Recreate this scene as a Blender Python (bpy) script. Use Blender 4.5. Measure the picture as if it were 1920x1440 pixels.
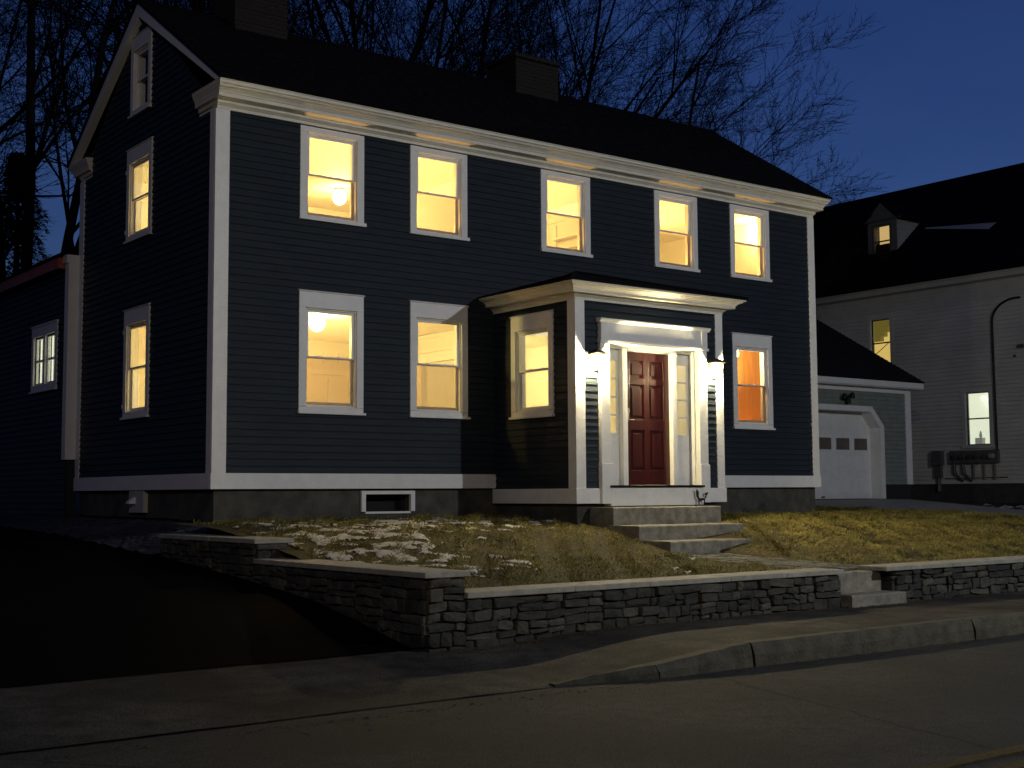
import bpy, math, random
import numpy as np
from mathutils import Vector, Matrix

# ------------------------------------------------------------------ clear
for o in list(bpy.data.objects): bpy.data.objects.remove(o)
scene = bpy.context.scene
COL = scene.collection
R = math.radians

# ------------------------------------------------------------------ camera
cam_d = bpy.data.cameras.new('camera'); cam = bpy.data.objects.new('camera', cam_d); COL.objects.link(cam)
yaw, pitch, roll = -0.65, 0.083, -0.006
fwd = Vector((-math.sin(yaw)*math.cos(pitch), math.cos(yaw)*math.cos(pitch), math.sin(pitch)))
right = Vector((math.cos(yaw), math.sin(yaw), 0)); up = right.cross(fwd)
r2 = right*math.cos(roll) + up*math.sin(roll); u2 = -right*math.sin(roll) + up*math.cos(roll)
M = Matrix((r2, u2, -fwd)).transposed().to_4x4(); M.translation = Vector((-7.388, -16.321, -0.073))
cam.matrix_world = M
cam_d.sensor_width = 36; cam_d.lens = 36*2455.3/1920; cam_d.clip_start = 0.1; cam_d.clip_end = 3000
scene.camera = cam

# ------------------------------------------------------------------ sky (dusk)
SUN_EL, SUN_ROT = R(-2.0), R(50)
world = bpy.data.worlds.new("World"); scene.world = world; world.use_nodes = True
wn = world.node_tree; wn.nodes.clear()
wo = wn.nodes.new('ShaderNodeOutputWorld'); bg = wn.nodes.new('ShaderNodeBackground')
sky = wn.nodes.new('ShaderNodeTexSky'); sky.sky_type = 'NISHITA'; sky.sun_disc = False
sky.sun_elevation = SUN_EL; sky.sun_rotation = SUN_ROT; sky.altitude = 200; sky.ozone_density = 3.0; sky.air_density = 1.0; sky.dust_density = 0.4
tc = wn.nodes.new('ShaderNodeTexCoord'); cn = wn.nodes.new('ShaderNodeTexNoise'); cn.inputs['Scale'].default_value = 2.2; cn.inputs['Detail'].default_value = 5
mp = wn.nodes.new('ShaderNodeMapping'); mp.inputs['Scale'].default_value = (1, 1, 2.5)
cr = wn.nodes.new('ShaderNodeValToRGB'); cr.color_ramp.elements[0].position = 0.42; cr.color_ramp.elements[0].color = (1, 1, 1, 1)
cr.color_ramp.elements[1].position = 0.75; cr.color_ramp.elements[1].color = (1.5, 1.3, 1.12, 1)
mx = wn.nodes.new('ShaderNodeMixRGB'); mx.blend_type = 'MULTIPLY'; mx.inputs[0].default_value = 1
wn.links.new(tc.outputs['Generated'], mp.inputs[0]); wn.links.new(mp.outputs[0], cn.inputs['Vector']); wn.links.new(cn.outputs['Fac'], cr.inputs[0])
wn.links.new(sky.outputs[0], mx.inputs[1]); wn.links.new(cr.outputs[0], mx.inputs[2])
mt_ = wn.nodes.new('ShaderNodeMixRGB'); mt_.blend_type = 'MULTIPLY'; mt_.inputs[0].default_value = 1; mt_.inputs[2].default_value = (1.45, 2.0, 2.8, 1)
wn.links.new(mx.outputs[0], mt_.inputs[1]); wn.links.new(mt_.outputs[0], bg.inputs[0]); wn.links.new(bg.outputs[0], wo.inputs[0])
bg.inputs['Strength'].default_value = 0.15
scene.view_settings.view_transform = 'Standard'; scene.view_settings.look = 'None'; scene.view_settings.exposure = 0; scene.view_settings.gamma = 1
scene.render.engine = 'CYCLES'
scene.cycles.max_bounces = 8; scene.cycles.diffuse_bounces = 4; scene.cycles.transparent_max_bounces = 16
scene.cycles.sample_clamp_indirect = 4

# ------------------------------------------------------------------ materials
def mat(name, col, rough=0.6, noise=None, ncol=None, nscale=8, bump=0, bscale=60, metal=0, spec=0.5, emis=None, estr=0, stretch=(1,1,1)):
    m = bpy.data.materials.new(name); m.use_nodes = True
    nt = m.node_tree; b = nt.nodes['Principled BSDF']
    b.inputs['Base Color'].default_value = (*col, 1); b.inputs['Roughness'].default_value = rough; b.inputs['Metallic'].default_value = metal
    b.inputs['Specular IOR Level'].default_value = spec
    t = nt.nodes.new('ShaderNodeTexCoord'); mpp = nt.nodes.new('ShaderNodeMapping'); mpp.inputs['Scale'].default_value = stretch
    nt.links.new(t.outputs['Object'], mpp.inputs[0])
    if ncol is not None:
        n = nt.nodes.new('ShaderNodeTexNoise'); n.inputs['Scale'].default_value = nscale; n.inputs['Detail'].default_value = 6; n.inputs['Roughness'].default_value = 0.65
        nt.links.new(mpp.outputs[0], n.inputs['Vector'])
        c = nt.nodes.new('ShaderNodeValToRGB'); c.color_ramp.elements[0].position = 0.35; c.color_ramp.elements[1].position = 0.68
        c.color_ramp.elements[0].color = (*col, 1); c.color_ramp.elements[1].color = (*ncol, 1)
        nt.links.new(n.outputs['Fac'], c.inputs[0]); nt.links.new(c.outputs[0], b.inputs['Base Color'])
    if bump:
        n2 = nt.nodes.new('ShaderNodeTexNoise'); n2.inputs['Scale'].default_value = bscale; n2.inputs['Detail'].default_value = 4
        nt.links.new(mpp.outputs[0], n2.inputs['Vector'])
        bp = nt.nodes.new('ShaderNodeBump'); bp.inputs['Strength'].default_value = bump; bp.inputs['Distance'].default_value = 0.02
        nt.links.new(n2.outputs['Fac'], bp.inputs['Height']); nt.links.new(bp.outputs[0], b.inputs['Normal'])
    if emis: b.inputs['Emission Color'].default_value = (*emis, 1); b.inputs['Emission Strength'].default_value = estr
    return m
WHITE = mat('white_trim_paint', (.74, .74, .72), .45, ncol=(.82, .82, .80), nscale=6, bump=.12, bscale=25)
WARMGLOW = mat('warm_glow_cornice', (.68, .65, .55), .45, ncol=(.76, .73, .63), nscale=5, bump=.12, bscale=25)  # warm lamp and window light on the cornice tinted into its colour
NAVY = mat('navy_clapboard_paint', (.018, .025, .034), .5, ncol=(.026, .035, .045), nscale=1.6, spec=.15, bump=.25, bscale=40, stretch=(1,1,6))
GREENP = mat('grey_green_clapboard_paint', (.17, .20, .18), .5, ncol=(.24, .27, .24), nscale=4, bump=.2, bscale=40)
NWHITE = mat('weathered_white_clapboard', (.44, .43, .41), .6, ncol=(.58, .57, .54), nscale=.8, bump=.2, bscale=30)
NTRIM = mat('weathered_white_trim', (.42, .41, .38), .6, ncol=(.5, .49, .46), nscale=3)
ROOF = mat('black_asphalt_shingles', (.0045, .0045, .006), .9, ncol=(.009, .009, .011), nscale=14, bump=.5, bscale=90, spec=.08)
FOUND = mat('rough_concrete_foundation', (.035, .035, .028), .85, ncol=(.10, .095, .078), nscale=3.2, bump=.5, bscale=25)
GRANITE = mat('granite_slab', (.15, .138, .105), .75, ncol=(.32, .30, .235), nscale=7, bump=.5, bscale=45)
CAPST = mat('bluestone_cap', (.26, .245, .195), .7, ncol=(.40, .38, .31), nscale=9, bump=.3, bscale=50)
KERBM = mat('granite_kerb', (.045, .040, .022), .8, ncol=(.105, .092, .055), nscale=6, bump=.6, bscale=35)
MORTAR = mat('dark_mortar', (.025, .024, .02), .9)
PLASTER = mat('cream_plaster', (.80, .78, .72), .7, ncol=(.83, .81, .76), nscale=2)
INTRIM = mat('interior_white_trim', (.86, .85, .82), .45)
PINE = mat('pine_boards', (.50, .22, .06), .55, ncol=(.66, .34, .11), nscale=5, stretch=(3, 3, .35))
REDDOOR = mat('deep_red_door_paint', (.042, .0045, .0035), .33, ncol=(.055, .006, .0045), nscale=5, bump=.08, bscale=30)
IRON = mat('black_iron', (.012, .012, .012), .5, metal=.6)
BRASS = mat('aged_bronze', (.06, .045, .03), .4, metal=.8)
HARDW = mat('brushed_nickel', (.6, .55, .45), .35, metal=1)
REDGLOW = mat('red_glow_fascia', (.32, .05, .03), .5, ncol=(.40, .12, .06), nscale=2)  # red light glowing on the ell eave, put into the fascia colour
GMETER = mat('grey_meter_metal', (.10, .10, .10), .5, metal=.3, ncol=(.14, .14, .14), nscale=6)
BARK = mat('dark_bark', (.014, .012, .011), .9, spec=.1, ncol=(.030, .026, .022), nscale=8, bump=.6, bscale=20, stretch=(1, 1, .3))
NEEDLE = mat('dark_needles', (.012, .022, .014), .8)
CONC = mat('worn_concrete_drive', (.24, .235, .21), .8, ncol=(.33, .32, .28), nscale=2.5, bump=.3, bscale=60)
SHADE = mat('window_blind', (.8, .78, .7), .8)
DARKIN = mat('dark_interior', (.02, .02, .022), .9)

def lit(name, col, s): return mat(name, col, .6, emis=col, estr=s)
NEIGHLIT = lit('lit_amber_blind', (1, .74, .22), .55)
NEIGHWHITE = lit('lit_white_room', (.86, .90, .74), .75)
WINGLIT = lit('lit_white_blind', (1, 1, .80), .80)
DORMLIT = lit('lit_dormer_room', (1, .66, .26), .62)
GLOBE = lit('glowing_globe', (1, .82, .5), 26)
BULB = lit('glowing_bulb', (1, .82, .46), 7500)

def glass_mat(name, tint, gl=.07, rough=.03):
    m = bpy.data.materials.new(name); m.use_nodes = True; nt = m.node_tree; nt.nodes.clear()
    o = nt.nodes.new('ShaderNodeOutputMaterial'); t = nt.nodes.new('ShaderNodeBsdfTransparent'); g = nt.nodes.new('ShaderNodeBsdfGlossy')
    g.inputs['Roughness'].default_value = rough; t.inputs['Color'].default_value = (*tint, 1)
    ge = nt.nodes.new('ShaderNodeNewGeometry'); dt = nt.nodes.new('ShaderNodeVectorMath'); dt.operation = 'DOT_PRODUCT'
    nt.links.new(ge.outputs['Normal'], dt.inputs[0]); nt.links.new(ge.outputs['Incoming'], dt.inputs[1])
    def mth(op, a, b=None):
        q = nt.nodes.new('ShaderNodeMath'); q.operation = op; nt.links.new(a, q.inputs[0])
        if b is not None: q.inputs[1].default_value = b
        return q.outputs[0]
    ab = mth('ABSOLUTE', dt.outputs['Value']); iv = nt.nodes.new('ShaderNodeMath'); iv.operation = 'SUBTRACT'; iv.inputs[0].default_value = 1; nt.links.new(ab, iv.inputs[1])
    fr = nt.nodes.new('ShaderNodeMath'); fr.operation = 'MULTIPLY_ADD'; nt.links.new(mth('POWER', iv.outputs[0], 5), fr.inputs[0]); fr.inputs[1].default_value = .5; fr.inputs[2].default_value = .03
    mxx = nt.nodes.new('ShaderNodeMixShader'); nt.links.new(fr.outputs[0], mxx.inputs[0]); nt.links.new(t.outputs[0], mxx.inputs[1]); nt.links.new(g.outputs[0], mxx.inputs[2]); nt.links.new(mxx.outputs[0], o.inputs[0])
    return m
GLASS = glass_mat('window_glass', (.95, .96, .95))
SCREEN = glass_mat('insect_screen_mesh', (.82, .76, .70), rough=.5)
LGLASS = glass_mat('lantern_glass', (.98, .98, .96))

def ground_mat(name, c0, c1, c2, s1=.7, s2=9, rough=.85, bump=.4, crack=False, spec=.3, grit=260):
    m = bpy.data.materials.new(name); m.use_nodes = True; nt = m.node_tree; b = nt.nodes['Principled BSDF']
    b.inputs['Roughness'].default_value = rough; b.inputs['Specular IOR Level'].default_value = spec
    t = nt.nodes.new('ShaderNodeTexCoord')
    def noise(s, d=6):
        n = nt.nodes.new('ShaderNodeTexNoise'); n.inputs['Scale'].default_value = s; n.inputs['Detail'].default_value = d; n.inputs['Roughness'].default_value = .6
        nt.links.new(t.outputs['Object'], n.inputs['Vector']); return n
    def ramp(n, a, bb, ca, cb):
        r = nt.nodes.new('ShaderNodeValToRGB'); r.color_ramp.elements[0].position = a; r.color_ramp.elements[1].position = bb
        r.color_ramp.elements[0].color = (*ca, 1); r.color_ramp.elements[1].color = (*cb, 1); nt.links.new(n, r.inputs[0]); return r
    r1 = ramp(noise(s1).outputs['Fac'], .38, .66, c0, c1)
    r2_ = ramp(noise(s2).outputs['Fac'], .45, .72, (0, 0, 0), (1, 1, 1))
    mm = nt.nodes.new('ShaderNodeMixRGB'); nt.links.new(r2_.outputs[0], mm.inputs[0]); nt.links.new(r1.outputs[0], mm.inputs[1]); mm.inputs[2].default_value = (*c2, 1)
    # aggregate grit
    gr = ramp(noise(grit, 3).outputs['Fac'], .42, .60, (.45, .45, .45), (1.65, 1.65, 1.6))
    mg = nt.nodes.new('ShaderNodeMixRGB'); mg.blend_type = 'MULTIPLY'; mg.inputs[0].default_value = 1
    nt.links.new(mm.outputs[0], mg.inputs[1]); nt.links.new(gr.outputs[0], mg.inputs[2]); out = mg.outputs[0]
    if crack:
        v = nt.nodes.new('ShaderNodeTexVoronoi'); v.feature = 'DISTANCE_TO_EDGE'; v.inputs['Scale'].default_value = .28
        dn = noise(1.3, 5); ad = nt.nodes.new('ShaderNodeMixRGB'); ad.inputs[0].default_value = .22
        nt.links.new(t.outputs['Object'], ad.inputs[1]); nt.links.new(dn.outputs['Color'], ad.inputs[2]); nt.links.new(ad.outputs[0], v.inputs['Vector'])
        rc = ramp(v.outputs['Distance'], .001, .005, (.3, .3, .3), (1, 1, 1))
        mc = nt.nodes.new('ShaderNodeMixRGB'); mc.blend_type = 'MULTIPLY'; mc.inputs[0].default_value = 1
        nt.links.new(out, mc.inputs[1]); nt.links.new(rc.outputs[0], mc.inputs[2]); out = mc.outputs[0]
    nt.links.new(out, b.inputs['Base Color'])
    bn = noise(grit*.7, 3); bp = nt.nodes.new('ShaderNodeBump'); bp.inputs['Strength'].default_value = bump; bp.inputs['Distance'].default_value = .01
    nt.links.new(bn.outputs['Fac'], bp.inputs['Height']); nt.links.new(bp.outputs[0], b.inputs['Normal'])
    return m
ASPHALT = ground_mat('worn_road_asphalt', (.036, .034, .027), (.062, .058, .046), (.030, .028, .022), crack=True, grit=75, bump=.6)
SIDEW = ground_mat('patched_sidewalk_asphalt', (.026, .022, .016), (.085, .075, .058), (.018, .015, .011), s1=.8, s2=4, grit=75, bump=.6)
NEWASP = ground_mat('fresh_black_driveway_asphalt', (.0018, .0018, .0018), (.0035, .0032, .003), (.0025, .0025, .0022), spec=.03)
EARTH = ground_mat('dark_earth', (.018, .016, .011), (.035, .030, .020), (.02, .018, .012))
SOIL = ground_mat('lawn_soil', (.040, .030, .009), (.085, .066, .020), (.028, .026, .010), s1=1.2, s2=14, bump=.9, grit=60)
GRASSM = ground_mat('dead_grass_blades', (.15, .125, .026), (.32, .26, .066), (.075, .08, .022), s1=1.3, s2=22, rough=.7, grit=90)
SNOW = ground_mat('old_snow', (.42, .42, .42), (.58, .58, .58), (.24, .22, .17), rough=.6)
GRAVELM = ground_mat('bluish_gravel', (.05, .055, .065), (.10, .105, .12), (.04, .045, .05), s2=20)
YELLOW = ground_mat('worn_yellow_paint', (.12, .078, .012), (.085, .058, .012), (.035, .028, .015), s2=30)
PAVER = ground_mat('cobble_pavers', (.13, .125, .10), (.24, .23, .18), (.10, .095, .075), s1=3, s2=12)
STONES = []
for i, (a, b_) in enumerate([((.025, .024, .018), (.055, .053, .042)), ((.045, .043, .032), (.09, .085, .066)), ((.018, .018, .014), (.04, .039, .031)), ((.06, .056, .042), (.11, .10, .075)), ((.032, .028, .019), (.07, .06, .042))]):
    STONES.append(mat('fieldstone_%s' % 'abcde'[i], a, .85, ncol=b_, nscale=9, bump=.7, bscale=30))

# ------------------------------------------------------------------ mesh builder
class MB:
    def __init__(s, T=None): s.v = []; s.f = []; s.m = []; s.T = T or (lambda u, n, z: (u, -n, z))
    def pt(s, p): s.v.append(s.T(*p)); return len(s.v)-1
    def face(s, ps, m=0): s.f.append([s.pt(p) for p in ps]); s.m.append(m)
    def box(s, a, b, m=0):
        x0, y0, z0 = a; x1, y1, z1 = b
        i = [s.pt(p) for p in ((x0,y0,z0),(x1,y0,z0),(x1,y1,z0),(x0,y1,z0),(x0,y0,z1),(x1,y0,z1),(x1,y1,z1),(x0,y1,z1))]
        for q in ((0,3,2,1),(4,5,6,7),(0,1,5,4),(1,2,6,5),(2,3,7,6),(3,0,4,7)): s.f.append([i[k] for k in q]); s.m.append(m)
        return s
    def prism(s, poly, axis, a, b, m=0):
        # poly: 2-D points in the other two axes (in order); extruded along axis from a to b
        def P(p, t):
            if axis == 0: return (t, p[0], p[1])
            if axis == 1: return (p[0], t, p[1])
            return (p[0], p[1], t)
        A = [s.pt(P(p, a)) for p in poly]; B = [s.pt(P(p, b)) for p in poly]; n = len(poly)
        s.f.append(A[::-1]); s.m.append(m); s.f.append(B); s.m.append(m)
        for i in range(n): j = (i+1) % n; s.f.append([A[i], A[j], B[j], B[i]]); s.m.append(m)
        return s
    def tube(s, pts, r, n=8, m=0, cap=True):
        rr = r if isinstance(r, (list, tuple)) else [r]*len(pts)
        rings = []
        for k, p in enumerate(pts):
            p = Vector(p); a = Vector(pts[max(0, k-1)]); b = Vector(pts[min(len(pts)-1, k+1)]); d = (b-a).normalized()
            e = Vector((0, 0, 1)) if abs(d.z) < .9 else Vector((1, 0, 0)); x = d.cross(e).normalized(); y = d.cross(x)
            rings.append([s.pt(tuple(p + (x*math.cos(2*math.pi*i/n) + y*math.sin(2*math.pi*i/n))*rr[k])) for i in range(n)])
        for a, b in zip(rings, rings[1:]):
            for i in range(n): j = (i+1) % n; s.f.append([a[i], a[j], b[j], b[i]]); s.m.append(m)
        if cap: s.f.append(rings[0][::-1]); s.m.append(m); s.f.append(rings[-1]); s.m.append(m)
        return s
    def lathe(s, c, prof, n=16, m=0):
        rings = [[s.pt((c[0]+r*math.cos(2*math.pi*i/n), c[1]+r*math.sin(2*math.pi*i/n), c[2]+z)) for i in range(n)] for r, z in prof]
        for a, b in zip(rings, rings[1:]):
            for i in range(n): j = (i+1) % n; s.f.append([a[i], a[j], b[j], b[i]]); s.m.append(m)
        s.f.append(rings[0][::-1]); s.m.append(m); s.f.append(rings[-1]); s.m.append(m)
        return s
    def sweep(s, path, prof, m=0):
        # path: (x,y) corners walked with the outside on the right-hand... outward = given per vertex; prof: (out,z)
        pts, outs = path
        n = len(prof); rings = []
        for (x, y), (ox, oy) in zip(pts, outs): rings.append([s.pt((x+ox*o, y+oy*o, z)) for o, z in prof])
        for a, b in zip(rings, rings[1:]):
            for i in range(n): j = (i+1) % n; s.f.append([a[i], a[j], b[j], b[i]]); s.m.append(m)
        s.f.append(rings[0][::-1]); s.m.append(m); s.f.append(rings[-1]); s.m.append(m)
        return s
    def build(s, name, mats, parent=None, bevel=0, smooth=False):
        me = bpy.data.meshes.new(name); me.from_pydata(s.v, [], s.f)
        if not isinstance(mats, (list, tuple)): mats = [mats]
        for k in mats: me.materials.append(k)
        me.polygons.foreach_set('material_index', s.m)
        me.validate(); 
        import bmesh
        bm = bmesh.new(); bm.from_mesh(me); bmesh.ops.recalc_face_normals(bm, faces=bm.faces); bm.to_mesh(me); bm.free()
        if smooth: me.shade_smooth()
        o = bpy.data.objects.new(name, me); COL.objects.link(o)
        if parent: o.parent = parent; o.matrix_parent_inverse = Matrix.Translation(-parent.location)
        if bevel:
            b = o.modifiers.new('bevel', 'BEVEL'); b.width = bevel; b.segments = 2; b.limit_method = 'ANGLE'
        return o
W = lambda x, y, z: (x, y, z)                      # world coordinates
FRONT = lambda u, n, z: (u, -n, z)                 # front wall y=0, outward -y
def SIDE(x0): return lambda u, n, z: (x0-n, u, z)  # wall facing -x, u = y
def FACE_Y(y0): return lambda u, n, z: (u, y0-n, z)

def tag(o, label=None, cat=None, group=None, kind=None):
    if label: o['label'] = label
    if cat: o['category'] = cat
    if group: o['group'] = group
    if kind: o['kind'] = kind
    return o
def empty(name, loc, label, cat, group=None):
    o = bpy.data.objects.new(name, None); COL.objects.link(o); o.location = loc; o.empty_display_size = .2
    return tag(o, label, cat, group)
def struct(o, kind='structure'): o['kind'] = kind; return o
def point(name, loc, power, col, parent=None, rad=.06):
    d = bpy.data.lights.new(name, 'POINT'); d.energy = power; d.color = col; d.shadow_soft_size = rad
    o = bpy.data.objects.new(name, d); COL.objects.link(o); o.location = loc
    if parent: o.parent = parent; o.matrix_parent_inverse = Matrix.Translation(-parent.location)
    return o

def clapboards(mb, u0, u1, z0, z1, holes=(), expo=.1, proud=.024, lim=None, m=0, jit=0.0015):
    rng = random.Random(3); k = 0; z = z0
    while z < z1-1e-4:
        zt = min(z+expo, z1); ivs = [(u0, u1)]
        if lim: a, b = lim((z+zt)/2); ivs = [(max(u0, a), min(u1, b))]
        for (a, b, c, d) in holes:
            ov = min(zt, d)-max(z, c)
            if ov > .5*(zt-z):
                nv = []
                for p, q in ivs:
                    if b <= p or a >= q: nv.append((p, q)); continue
                    if a > p: nv.append((p, a))
                    if b < q: nv.append((b, q))
                ivs = nv
        for p, q in ivs:
            if q-p < .01: continue
            # break the board into lengths with slight offsets
            cuts = [p]; x = p + rng.uniform(.6, 3.6)
            while x < q-.3: cuts.append(x); x += rng.uniform(2.2, 3.9)
            cuts.append(q)
            for s_, e_ in zip(cuts, cuts[1:]):
                pr = proud + rng.uniform(-jit, jit); e2 = e_-.0015 if e_ != q else e_
                mb.face([(s_, pr, z), (e2, pr, z), (e2, .004, zt), (s_, .004, zt)], m)
                mb.face([(s_, .0, z), (e2, .0, z), (e2, pr, z), (s_, pr, z)], m)
        z = zt; k += 1
    return mb

def panel(mb, u0, u1, z0, z1, n0, n1, holes, m=0, m2=0, top=None):
    # slab with rectangular openings: outer skin at n0 (mat m), inner skin at n1 (mat m2), reveals
    us = sorted({u0, u1, *[h[0] for h in holes], *[h[1] for h in holes]}); zs = sorted({z0, z1, *[h[2] for h in holes], *[h[3] for h in holes]})
    for a, b in zip(us, us[1:]):
        for c, d in zip(zs, zs[1:]):
            cu, cz = (a+b)/2, (c+d)/2
            if any(h[0] < cu < h[1] and h[2] < cz < h[3] for h in holes): continue
            if n0 is not None: mb.face([(a, n0, c), (b, n0, c), (b, n0, d), (a, n0, d)], m)
            if n1 is not None: mb.face([(a, n1, c), (b, n1, c), (b, n1, d), (a, n1, d)], m2)
    return mb

# ------------------------------------------------------------------ window unit
def window(parent, T, u0, u1, zb, zt, style='upper', name='window', dark=False, glow=None, screen=True, frame_mat=None, lock=True):
    """frame (casing, sill, jambs) > two sashes, two panes, insect screen. Returns the opening rectangle."""
    fm = frame_mat or WHITE
    cs = .11; ch = .085 if style == 'upper' else .225; cb = .055 if style == 'upper' else .10
    a, b, c, d = u0+cs, u1-cs, zb+cb, zt-ch
    mb = MB(T)
    mb.box((u0, -.004, c), (a, .038, d)); mb.box((b, -.004, c), (u1, .038, d)); mb.box((u0, -.004, d), (u1, .038, zt))
    if style == 'upper': mb.box((u0-.012, -.004, zb), (u1+.03, .062, c-.003))
    else: mb.box((u0, -.004, zb+.03), (u1, .037, c-.003)); mb.box((u0-.012, -.004, zb-.004), (u1+.03, .066, zb+.03))
    if style == 'lower': mb.prism([(-.002, zt), (.055, zt), (.055, zt+.012), (.03, zt+.024), (-.002, zt+.034)], 0, u0-.012, u1+.016)
    if style == 'lower': mb.box((a+.0, .038, d+.0), (b, .046, d+.02))
    # jamb lining and outer stop
    j = .02
    mb.box((a, -.15, c), (a+j, .012, d)); mb.box((b-j, -.15, c), (b, .012, d)); mb.box((a+j, -.15, d-j), (b-j, .012, d)); mb.box((a+j, -.15, c), (b-j, .012, c+j))
    f = mb.build(name, fm, parent, bevel=.004)
    a, b, c, d = a+j, b-j, c+j, d-j; st = .04; mid = (c+d)/2
    def sash(z0, z1, n0, rail_b, rail_t):
        s = MB(T); s.box((a+.001, n0-.032, z0), (a+st, n0, z1)); s.box((b-st, n0-.032, z0), (b-.001, n0, z1))
        s.box((a+st, n0-.032, z0), (b-st, n0, z0+rail_b)); s.box((a+st, n0-.032, z1-rail_t), (b-st, n0, z1)); return s
    up_ = sash(mid-.012, d-.001, -.012, .03, .04); su = up_.build('sash', fm, f)
    lo = sash(c+.001, mid+.018, -.050, .05, .03)
    if lock:
        for q in (.3, .7): lo.box((a+(b-a)*q-.025, -.078, mid+.018), (a+(b-a)*q+.025, -.058, mid+.036))
    lo.build('sash', fm, f)
    for z0, z1, n in ((mid+.018, d-.041, -.028), (c+.051, mid-.012, -.066)):
        MB(T).box((a+st+.0, n-.004, z0), (b-st, n, z1)).build('pane', GLASS, f)
    if screen:
        MB(T).box((a+.006, -.008, c+.006), (b-.006, -.0065, mid+.0)).build('insect_screen', SCREEN, f)
    if glow: 
        MB(T).box((a, -.16, c), (b, -.155, d)).build('blind', glow, f)
    elif dark:
        MB(T).box((a-.02, -.24, c-.02), (b+.02, -.235, d+.02)).build('dark_room', DARKIN, f)
    return (u0+cs, u1-cs, zb+cb, zt-ch)
def opening(u0, u1, zb, zt, style):
    cs = .11; ch = .085 if style == 'upper' else .225; cb = .055 if style == 'upper' else .10
    return (u0+cs, u1-cs, zb+cb, zt-ch)

# =================================================================== MAIN HOUSE
L, D = 12.29, 5.30; WT = .215
house = empty('clapboard_house', (0, 0, 0), 'two storey navy clapboard house with white trim, lit windows and red front door', 'house')
UP = [(x, x+1.044, 3.80, 5.15) for x in (1.257, 3.103, 5.606, 8.112, 9.996)]
LO = [(x, x+1.044, 1.053, 2.774) for x in (1.257, 3.103, 9.996)]
SU = (2.204, 3.203, 3.796, 5.247); SL = (2.204, 3.203, 1.075, 2.74); AT = (2.30, 3.11, 5.75, 7.00)
PX0, PX1, PY = 4.675, 7.645, 1.968
# vestibule frame (front face plane y=-PY)
VF = FACE_Y(-PY); VS = SIDE(PX0); VSR = lambda u, n, z: (PX1+n, u, z)

# -- clapboard skins
inset = .03
wf = MB(FRONT)
clapboards(wf, .0, L, WT-.002, 5.175, [(a+inset, b-inset, c+inset, d) for a, b, c, d in UP+LO] + [(PX0, PX1, -1, 2.93)], m=0)
wf.build('front_siding', NAVY, house)
ws = MB(SIDE(0))
gz0, gzp = 5.17, 7.36
def glim(z): t = max(0, (z-gz0)/(gzp-gz0)); return (t*D/2, D-t*D/2)
clapboards(ws, 0, D, WT-.002, gzp, [(a+inset, b-inset, c+inset, d-.01) for a, b, c, d in (SU, SL, AT)], lim=glim)
ws.build('side_siding', NAVY, house)
wr = MB(lambda u, n, z: (L+n, u, z)); clapboards(wr, 0, D, WT-.002, gzp, lim=glim)
wr.build('far_side_siding', NAVY, house)
wb = MB(lambda u, n, z: (u, D+n, z)); clapboards(wb, 0, L, WT-.002, 5.4, expo=.2); wb.build('rear_siding', NAVY, house)
# -- sheathing + interior plaster skins
opF = [opening(*w, 'upper') for w in UP] + [opening(*w, 'lower') for w in LO]
opS = [opening(*SU, 'lower'), opening(*SL, 'lower')]
sh = MB(FRONT); panel(sh, 0.002, L-.002, -.0, 5.4, -.003, None, opF + [(PX0+.1, PX1-.1, .05, 2.6)])
sh.T = SIDE(0); panel(sh, .002, D-.002, 0, 5.6, -.003, None, opS); 
sh.T = W; oa = opening(*AT, 'lower')
sh.face([(.003, 0, 5.17), (.003, oa[0], 5.17), (.003, oa[0], 5.17+2.23*oa[0]/2.65)]); sh.face([(.003, oa[1], 5.17), (.003, D, 5.17), (.003, oa[1], 5.17+2.23*(D-oa[1])/2.65)]); sh.face([(.003, oa[0], 5.17), (.003, oa[1], 5.17), (.003, oa[1], oa[2]), (.003, oa[0], oa[2])]); sh.face([(.003, oa[0], oa[3]), (.003, oa[1], oa[3]), (.003, oa[1], 7.1), (.003, D/2, 7.4), (.003, oa[0], 7.1)])
sh.T = W; sh.face([(L-.003, 0, 5.17), (L-.003, D, 5.17), (L-.003, D/2, 7.4)])
sh.face([(L-.003, 0, 0), (L-.003, D, 0), (L-.003, D, 5.3), (L-.003, 0, 5.3)]); sh.face([(0, D-.003, 0), (L, D-.003, 0), (L, D-.003, 5.5), (0, D-.003, 5.5)])
sh.build('sheathing', DARKIN, house)
ip = MB(FRONT); panel(ip, .14, L-.14, .28, 5.14, None, -.152, opF + [(PX0+.25, PX1-.25, .3, 2.45)])
ip.T = SIDE(0); panel(ip, .14, D-.14, .28, 5.14, None, -.152, opS)
# reveals between sheathing and plaster
for (a, b, c, d) in opF:
    ip.T = FRONT
    for q in (((a, c), (a, d)), ((b, c), (b, d)), ((a, c), (b, c)), ((a, d), (b, d))):
        (p, r), (s_, t_) = q; ip.face([(p, -.003, r), (s_, -.003, t_), (s_, -.152, t_), (p, -.152, r)])
for (a, b, c, d) in opS:
    ip.T = SIDE(0)
    for q in (((a, c), (a, d)), ((b, c), (b, d)), ((a, c), (b, c)), ((a, d), (b, d))):
        (p, r), (s_, t_) = q; ip.face([(p, -.003, r), (s_, -.003, t_), (s_, -.152, t_), (p, -.152, r)])
ip.T = W
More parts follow.
